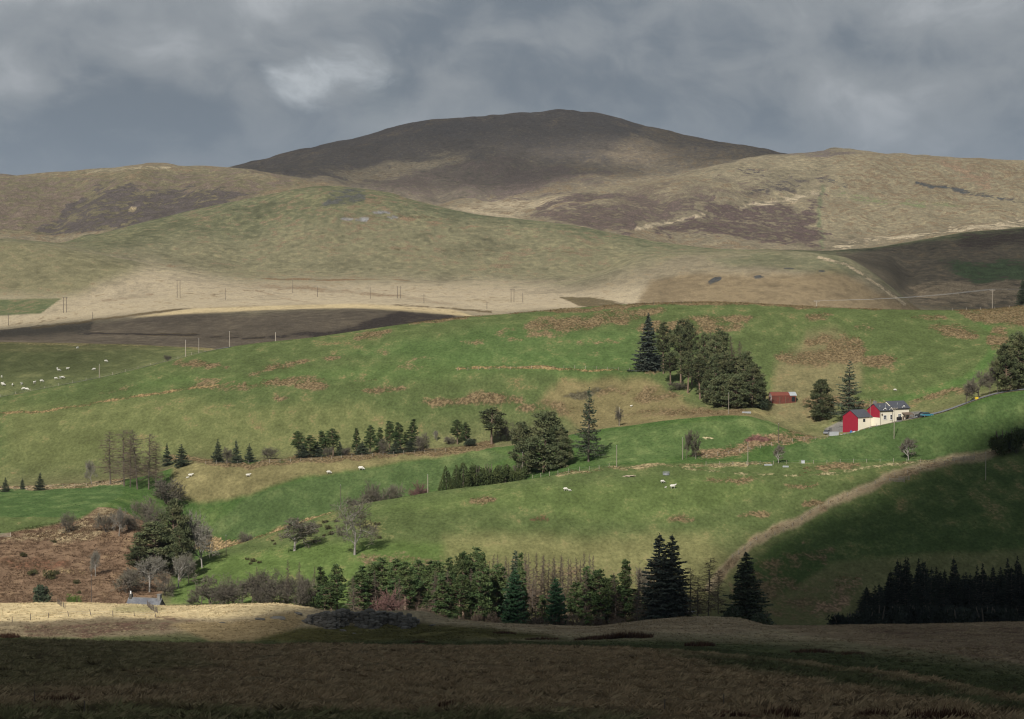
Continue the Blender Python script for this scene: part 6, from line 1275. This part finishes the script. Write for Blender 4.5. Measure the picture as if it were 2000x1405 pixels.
for x, y in ((2, 739), (3, 752), (5, 754), (23, 755), (41, 753), (45, 762), (51, 763), (66, 750), (80, 747), (108, 742), (117, 741), (121, 740), (111, 723), (114, 726), (131, 723), (151, 682), (183, 724), (206, 708)):
    sheep(x, y, 18.3, 20.3, 'white sheep scattered over the olive meadow behind the moor road', 'sheep in the meadow behind the moor road', 1.3)
for x, y, s_, lb in ((1105, 959, 1.15, 'white ewe facing a lamb below the broad pine'), (1113, 960, 0.7, 'white lamb beside a ewe below the broad pine'), (1295, 944, 1.1, 'white sheep just below the round ring feeder'), (1301, 954, 0.55, 'small white lamb between two sheep below the ring feeder'), (1315, 955, 1.5, 'large fleecy ewe on the pasture below the ring feeder')):
    sheep(x, y, 9, 11, lb, None, s_, rz=0.3 if x > 1110 else 0.2)
for x, y, s_, lb in ((370, 932, 1.3, 'white ewe on the rough bank beside the young spruces'), (364, 935, 0.7, 'lamb beside a ewe on the rough bank'), (483, 932, 1.3, 'white sheep on the rough bank alone'), (641, 926, 1.3, 'white sheep at the top edge of the long field'), (704, 919, 1.6, 'white sheep standing in the long field below the bracken strip'), (1749, 764, 0.9, 'distant white sheep above the farmhouse'), (1233, 795, 0.7, 'small white lamb on the bracken slope below the grove')):
    sheep(x, y, 11.5, 17, lb, None, s_, rz=0.1)
# ------------------------------------------------------------------ quarry rock face on the moor ridge
rr = random.Random(21); f0 = ground(700, 566)
face = thing('rock_face', f0, 'dark slate quarry face of stacked rock in the moor ridge', 'rock')
cols = np.arange(592, 816, 8.2)
for ci, x in enumerate(cols):
    topy = np.interp(x, [590, 612, 650, 760, 800, 818], [1214, 1199, 1197, 1198, 1204, 1214]); Df = 565 + 3 * math.sin(ci * 0.7) + rr.uniform(-0.8, 0.8)
    g = ground(x, Df); Ht = px_dir(x, topy)[1] * Df - g.z; z = -0.2; row = 0
    while z < Ht - 0.15:
        h = rr.uniform(0.45, 0.85); w_ = rr.uniform(0.9, 1.35)
        p = Vector((g.x + rr.uniform(-0.25, 0.25), g.y + 0.42 * row * h + rr.uniform(-0.25, 0.25), g.z + z + h * 0.5)) - f0
        obj('stone', DST[rr.randrange(6)], face, p, (rr.uniform(-.25, .25), rr.uniform(-.2, .2), rr.uniform(-.6, .6)), (w_ * 1.25, w_ * 1.3, h * 1.75)); z += h * 0.86; row += 1
for x, y, s_ in ((668, 1233, 1.0), (505, 1211, 1.2), (540, 1209, 1.5), (580, 1200, 1.2), (690, 1238, 0.5), (845, 1222, 0.7), (430, 1217, 0.6)):
    g = spot(x, y, 4, 6); t = tag(obj('boulder', DST[int(x) % 6], None, g + Vector((0, 0, 0.1 * s_)), (0.1, 0.05, x), (2.2 * s_, 1.8 * s_, 0.8 * s_)), 'flat dark boulder in the turf near the quarry face' if x > 600 else 'dark boulder cropping out of the straw bank beside the quarry face', 'boulder', 'boulders near the quarry face' if x > 600 else 'boulders on the straw bank')
# pale stream below the twin-topped spruce
wm = bpy.data.materials.new('stream_water'); wm.use_nodes = True; t = NT(wm.node_tree); t.n.clear()
co = t.add('ShaderNodeTexCoord').outputs['Object']; nn = t.noise(co, 1.4, 4.0)
pb_ = t.add('ShaderNodeBsdfPrincipled', i_Roughness=0.12); t.set(pb_.inputs['Base Color'], t.mix(t.ramp(nn, 0.45, 0.6), (0.10, 0.13, 0.14), (0.6, 0.63, 0.64)))
bb_ = t.add('ShaderNodeBump', i_Strength=0.5, i_Distance=0.1, i_Height=nn); t.l.new(bb_.outputs[0], pb_.inputs['Normal']); oo = t.add('ShaderNodeOutputMaterial'); t.l.new(pb_.outputs[0], oo.inputs[0])
ribbon('stream', [(1296, 666), (1320, 668), (1350, 672)], 4.5, wm, 0.2, 'pale glinting stream below the twin-topped spruce', 'stream')

# ------------------------------------------------------------------ grass tussocks of the foreground moor
def blade_mat(name, rough=0.9):
    m = bpy.data.materials.new(name); m.use_nodes = True; t = NT(m.node_tree); t.n.clear()
    a = t.add('ShaderNodeAttribute', attribute_name='tint'); p = t.add('ShaderNodeBsdfDiffuse'); tr = t.add('ShaderNodeBsdfTranslucent')
    t.l.new(a.outputs['Color'], p.inputs[0]); t.l.new(a.outputs['Color'], tr.inputs[0]); mx = t.add('ShaderNodeMixShader', i_0=0.25); t.l.new(p.outputs[0], mx.inputs[1]); t.l.new(tr.outputs[0], mx.inputs[2])
    o = t.add('ShaderNodeOutputMaterial'); t.l.new(mx.outputs[0], o.inputs[0]); return m
M_BLADE = blade_mat('grass_blades')
def sample_grid(A, x, D):
    """value of a ground array at photo column x and distance D (vectorised)"""
    ci = np.clip(np.searchsorted(XS, x) - 1, 0, NC - 2); out = np.zeros((len(x),) + A.shape[2:])
    order = np.argsort(ci)
    for c in np.unique(ci):
        m = ci == c; d = D[m]; col = DG[:, c]; j = np.clip(np.searchsorted(col, d) - 1, 0, NR - 2); f = (d - col[j]) / (col[j + 1] - col[j])
        fx = (x[m] - XS[c]) / (XS[c + 1] - XS[c]); d2 = DG[:, c + 1]; j2 = np.clip(np.searchsorted(d2, d) - 1, 0, NR - 2); f2 = (d - d2[j2]) / (d2[j2 + 1] - d2[j2])
        if A.ndim == 3: f = f[:, None]; f2 = f2[:, None]; fx = fx[:, None]
        out[m] = (A[j, c] * (1 - f) + A[j + 1, c] * f) * (1 - fx) + (A[j2, c + 1] * (1 - f2) + A[j2 + 1, c + 1] * f2) * fx
    return out
def grass_field(name, n, d0, d1, x0, x1, blades, hmin, hmax, spread, seed, label, colfn, keep=None):
    rng = np.random.default_rng(seed)
    D = np.sqrt(rng.uniform(d0 * d0, d1 * d1, n)); x = rng.uniform(x0, x1, n)
    X = np.interp(x, XS, U) * D
    clump = fbm(X / 2.6, D / 2.6, 3, seed + 3); k = clump > 0.40
    if keep is not None: k &= keep(x, D)
    x, D, X, clump = x[k], D[k], X[k], clump[k]; n = len(x)
    Z = sample_grid(ZG, x, D); C = sample_grid(TUFTC, x, D)
    base = np.repeat(np.stack([X, D, Z], -1), blades, 0); m = len(base)
    a = rng.uniform(0, 6.283, m); ln = rng.uniform(0.15, 1.0, m) ** 0.6
    hh = np.repeat(rng.uniform(hmin, hmax, n) * (0.6 + 0.9 * (clump - 0.4)), blades) * rng.uniform(0.6, 1.15, m)
    sp = np.repeat(rng.uniform(0.6, 1.3, n), blades) * spread
    root = base + np.stack([np.cos(a), np.sin(a), np.zeros(m)], -1) * (sp * 0.45 * ln)[:, None]; root[:, 2] -= 0.05
    wind = np.array([0.35, 0.1, 0.0])
    tip = root + np.stack([np.cos(a) * sp * ln * 0.8, np.sin(a) * sp * ln * 0.8, hh], -1) + wind * hh[:, None] * 0.6
    wdt = rng.uniform(0.05, 0.13, m) * (sp / 0.5); s = np.stack([-np.sin(a + 1.2), np.cos(a + 1.2), np.zeros(m)], -1)
    V = np.stack([root + s * wdt[:, None], root - s * wdt[:, None], tip], 1).reshape(-1, 3); F = np.arange(3 * m).reshape(-1, 3)
    me = mesh_np(name, V, F, M_BLADE)
    col = np.repeat(colfn(C, rng, n, x, D), blades, 0) * rng.uniform(0.75, 1.25, m)[:, None]
    c4 = np.ones((3 * m, 4), np.float32); c4[:, :3] = np.repeat(col, 3, 0)
    at = me.attributes.new('tint', 'FLOAT_COLOR', 'POINT'); at.data.foreach_set('color', c4.ravel())
    return tag(obj(name, me), label, 'grass', kind='stuff')
def moor_col(C, rng, n, x, D):
    t = rng.random(n)[:, None]; pale = np.array([0.27, 0.215, 0.125]); dark = np.array([0.07, 0.052, 0.032])
    c = C * rng.uniform(0.95, 1.6, (n, 1)); c = np.where((t < 0.30) & (C[:, :1] > 0.11), c * 0.6 + pale * 0.5, c); return np.where(t > 0.92, dark * 0.6 + C * 0.4, c)
grass_field('moor_grass', 62000, 128, 640, -40, 2040, 7, 0.14, 0.40, 0.62, 41, 'tussocky dead grass over the dark foreground moor', moor_col)
grass_field('moor_tussocks', 7000, 128, 420, -40, 2040, 16, 0.28, 0.62, 1.0, 45, 'large pale tussocks dotted over the dark foreground moor', moor_col)
grass_field('bracken_litter', 26000, 655, 790, -30, 420, 5, 0.3, 0.7, 0.6, 43, 'dead bracken fronds over the left slope', lambda C, rng, n, x, D: C * rng.uniform(0.6, 1.5, (n, 1)),
            lambda x, D: (x < 300) & (D < np.interp(x, [0, 150, 240], [755, 770, 780])))
# sward of the pastures: tufts of coarse grass and rush
def sward(C, rng, n, x, D):
    t = rng.random(n)[:, None]; c = C * rng.uniform(0.7, 1.4, (n, 1)); pale = np.array([0.24, 0.21, 0.11])
    c = np.where(t < 0.09, c * 0.6 + pale * 0.4, c); return np.where(t > 0.93, c * 0.45, c)
grass_field('pasture_grass', 120000, 668, 1135, -40, 2040, 3, 0.14, 0.36, 0.45, 47, 'coarse tufts of grass over the pastures', sward)
# standing dead bracken on the hill patches and the bank
grass_field('hill_bracken', 90000, 690, 1140, -30, 2030, 4, 0.35, 0.8, 0.55, 53, 'dead bracken standing in patches over the hill', lambda C, rng, n, x, D: np.array([[0.175, 0.122, 0.062]]) * rng.uniform(0.45, 1.35, (n, 1)),
            lambda x, D: (sample_grid(PW, x, D) + fbm(np.interp(x, XS, U) * D / 9, D / 14, 3, 87) * 0.9 - 0.45 > 0.55) & (sample_grid(PATCH, x, D)[:, 0] > 0.13))
# rush clumps
def rushes(x, y, rx, ry, k0, k1, label, n=None, hgt=1.0, seed=1, colr=(0.085, 0.048, 0.032)):
    rng = np.random.default_rng(seed); c = spot(x, y, k0, k1); pxm = FPX / c.y; rw = rx / pxm; rd = min(ry / pxm * 6.5, 9.0); n = n or int(60 + rw * rd * 55)
    a = rng.uniform(0, 6.283, n); q = np.sqrt(rng.random(n)); cl = 0.55 + 0.45 * np.sin(a * 3 + seed)
    X = c.x + np.cos(a) * q * rw; Y = c.y + np.sin(a) * q * rd * cl
    Z = np.array([height(xx, yy) for xx, yy in zip(X, Y)]); hh = hgt * rng.uniform(0.55, 1.15, n) * (1.1 - 0.5 * q); b = rng.uniform(0, 6.28, n); l = rng.uniform(0.05, 0.4, n) * hgt
    root = np.stack([X, Y, Z - 0.05], -1); tip = root + np.stack([np.cos(b) * l + 0.25 * hh, np.sin(b) * l, hh], -1); s = np.stack([np.cos(b + 1.5), np.sin(b + 1.5), b * 0], -1) * rng.uniform(0.04, 0.09, n)[:, None]
    root -= np.array(c); tip -= np.array(c)
    me = mesh_np('rush_clump', np.stack([root + s, root - s, tip], 1).reshape(-1, 3), np.arange(3 * n).reshape(-1, 3), M_BLADE)
    c4 = np.ones((3 * n, 4), np.float32); c4[:, :3] = np.repeat(np.array(colr) * rng.uniform(0.5, 1.5, (n, 1)), 3, 0); at = me.attributes.new('tint', 'FLOAT_COLOR', 'POINT'); at.data.foreach_set('color', c4.ravel())
    o = obj('rush_clump', me, None, c); return tag(o, label, 'rushes')
for i, (x, y, rx, ry, k0, k1, lb, h) in enumerate(((1215, 1247, 62, 8, 3.2, 5.6, 'largest red-brown rush bed in the green hollow', 1.5), (1150, 1250, 30, 5, 3.2, 5.6, 'lower red-brown rush bed beside the largest one', 1.0), (1060, 1250, 34, 3, 3.2, 5.6, 'thin rush fringe along the green hollow', 0.8), (1368, 1262, 32, 5, 3.2, 5.6, 'rounded rush clump alone in the green hollow', 1.1),
        (1590, 1275, 44, 6, 3.2, 5.6, 'rush bed where the green hollow narrows', 0.9), (1665, 1280, 30, 5, 3.2, 5.6, 'rush clump at the shaded end of the hollow', 0.9), (985, 1238, 24, 3, 3.2, 5.8, 'small rush clump beside the quarry mound', 0.8), (870, 1382, 20, 6, 0.6, 3, 'dark rush tuft in the lower moor', 0.7), (115, 1370, 60, 7, 0.6, 3, 'reddish rush bed in the lower moor by a lone post', 0.6),
        (8, 1246, 24, 6, 2.4, 4.5, 'rush clump at the shoulder of the moor', 1.2), (1530, 1400, 42, 10, 0.4, 3, 'tall rush clump low on the moor', 0.8), (1840, 1403, 70, 9, 0.4, 3, 'broad tall rush bed low on the moor', 0.8), (1430, 1400, 34, 6, 0.4, 3, 'rush tuft next to a lone post low on the moor', 0.5), (1710, 1400, 50, 6, 0.4, 3, 'low rush bed between two taller rush clumps', 0.6), (818, 1256, 16, 2, 2.6, 5, 'small dark rush tuft below the quarry mound', 0.8))):
    rushes(x, y, rx, ry, k0, k1, lb, hgt=h, seed=i + 3)
# leaning saplings low on the moor
for i, (x, y, tp, ln_) in enumerate(((492, 1400, 1345, 0.75), (520, 1404, 1365, 0.3), (1228, 1402, 1362, 0.6), (1110, 1404, 1370, 0.5))):
    g = spot(x, y, 0.5, 3); Hs = (y - tp) / FPX * g.y
    t = thing('bare_sapling', g, 'thin bare sapling leaning over the dark lower moor', 'sapling', 'bare saplings on the lower moor')
    MB().tube([(0, 0, -0.1), (ln_ * Hs * 0.35, 0, Hs * 0.5), (ln_ * Hs, 0, Hs)], [0.018, 0.013, 0.004], 5).add('stem', M_DPOLE, t)
    for q in (0.45, 0.65, 0.8): MB().tube([(ln_ * Hs * q * 0.85, 0, Hs * q), (ln_ * Hs * q * 0.85 + 0.12 * Hs, 0.05, Hs * (q + 0.16))], [0.008, 0.002], 4).add('twig', M_DPOLE, t)
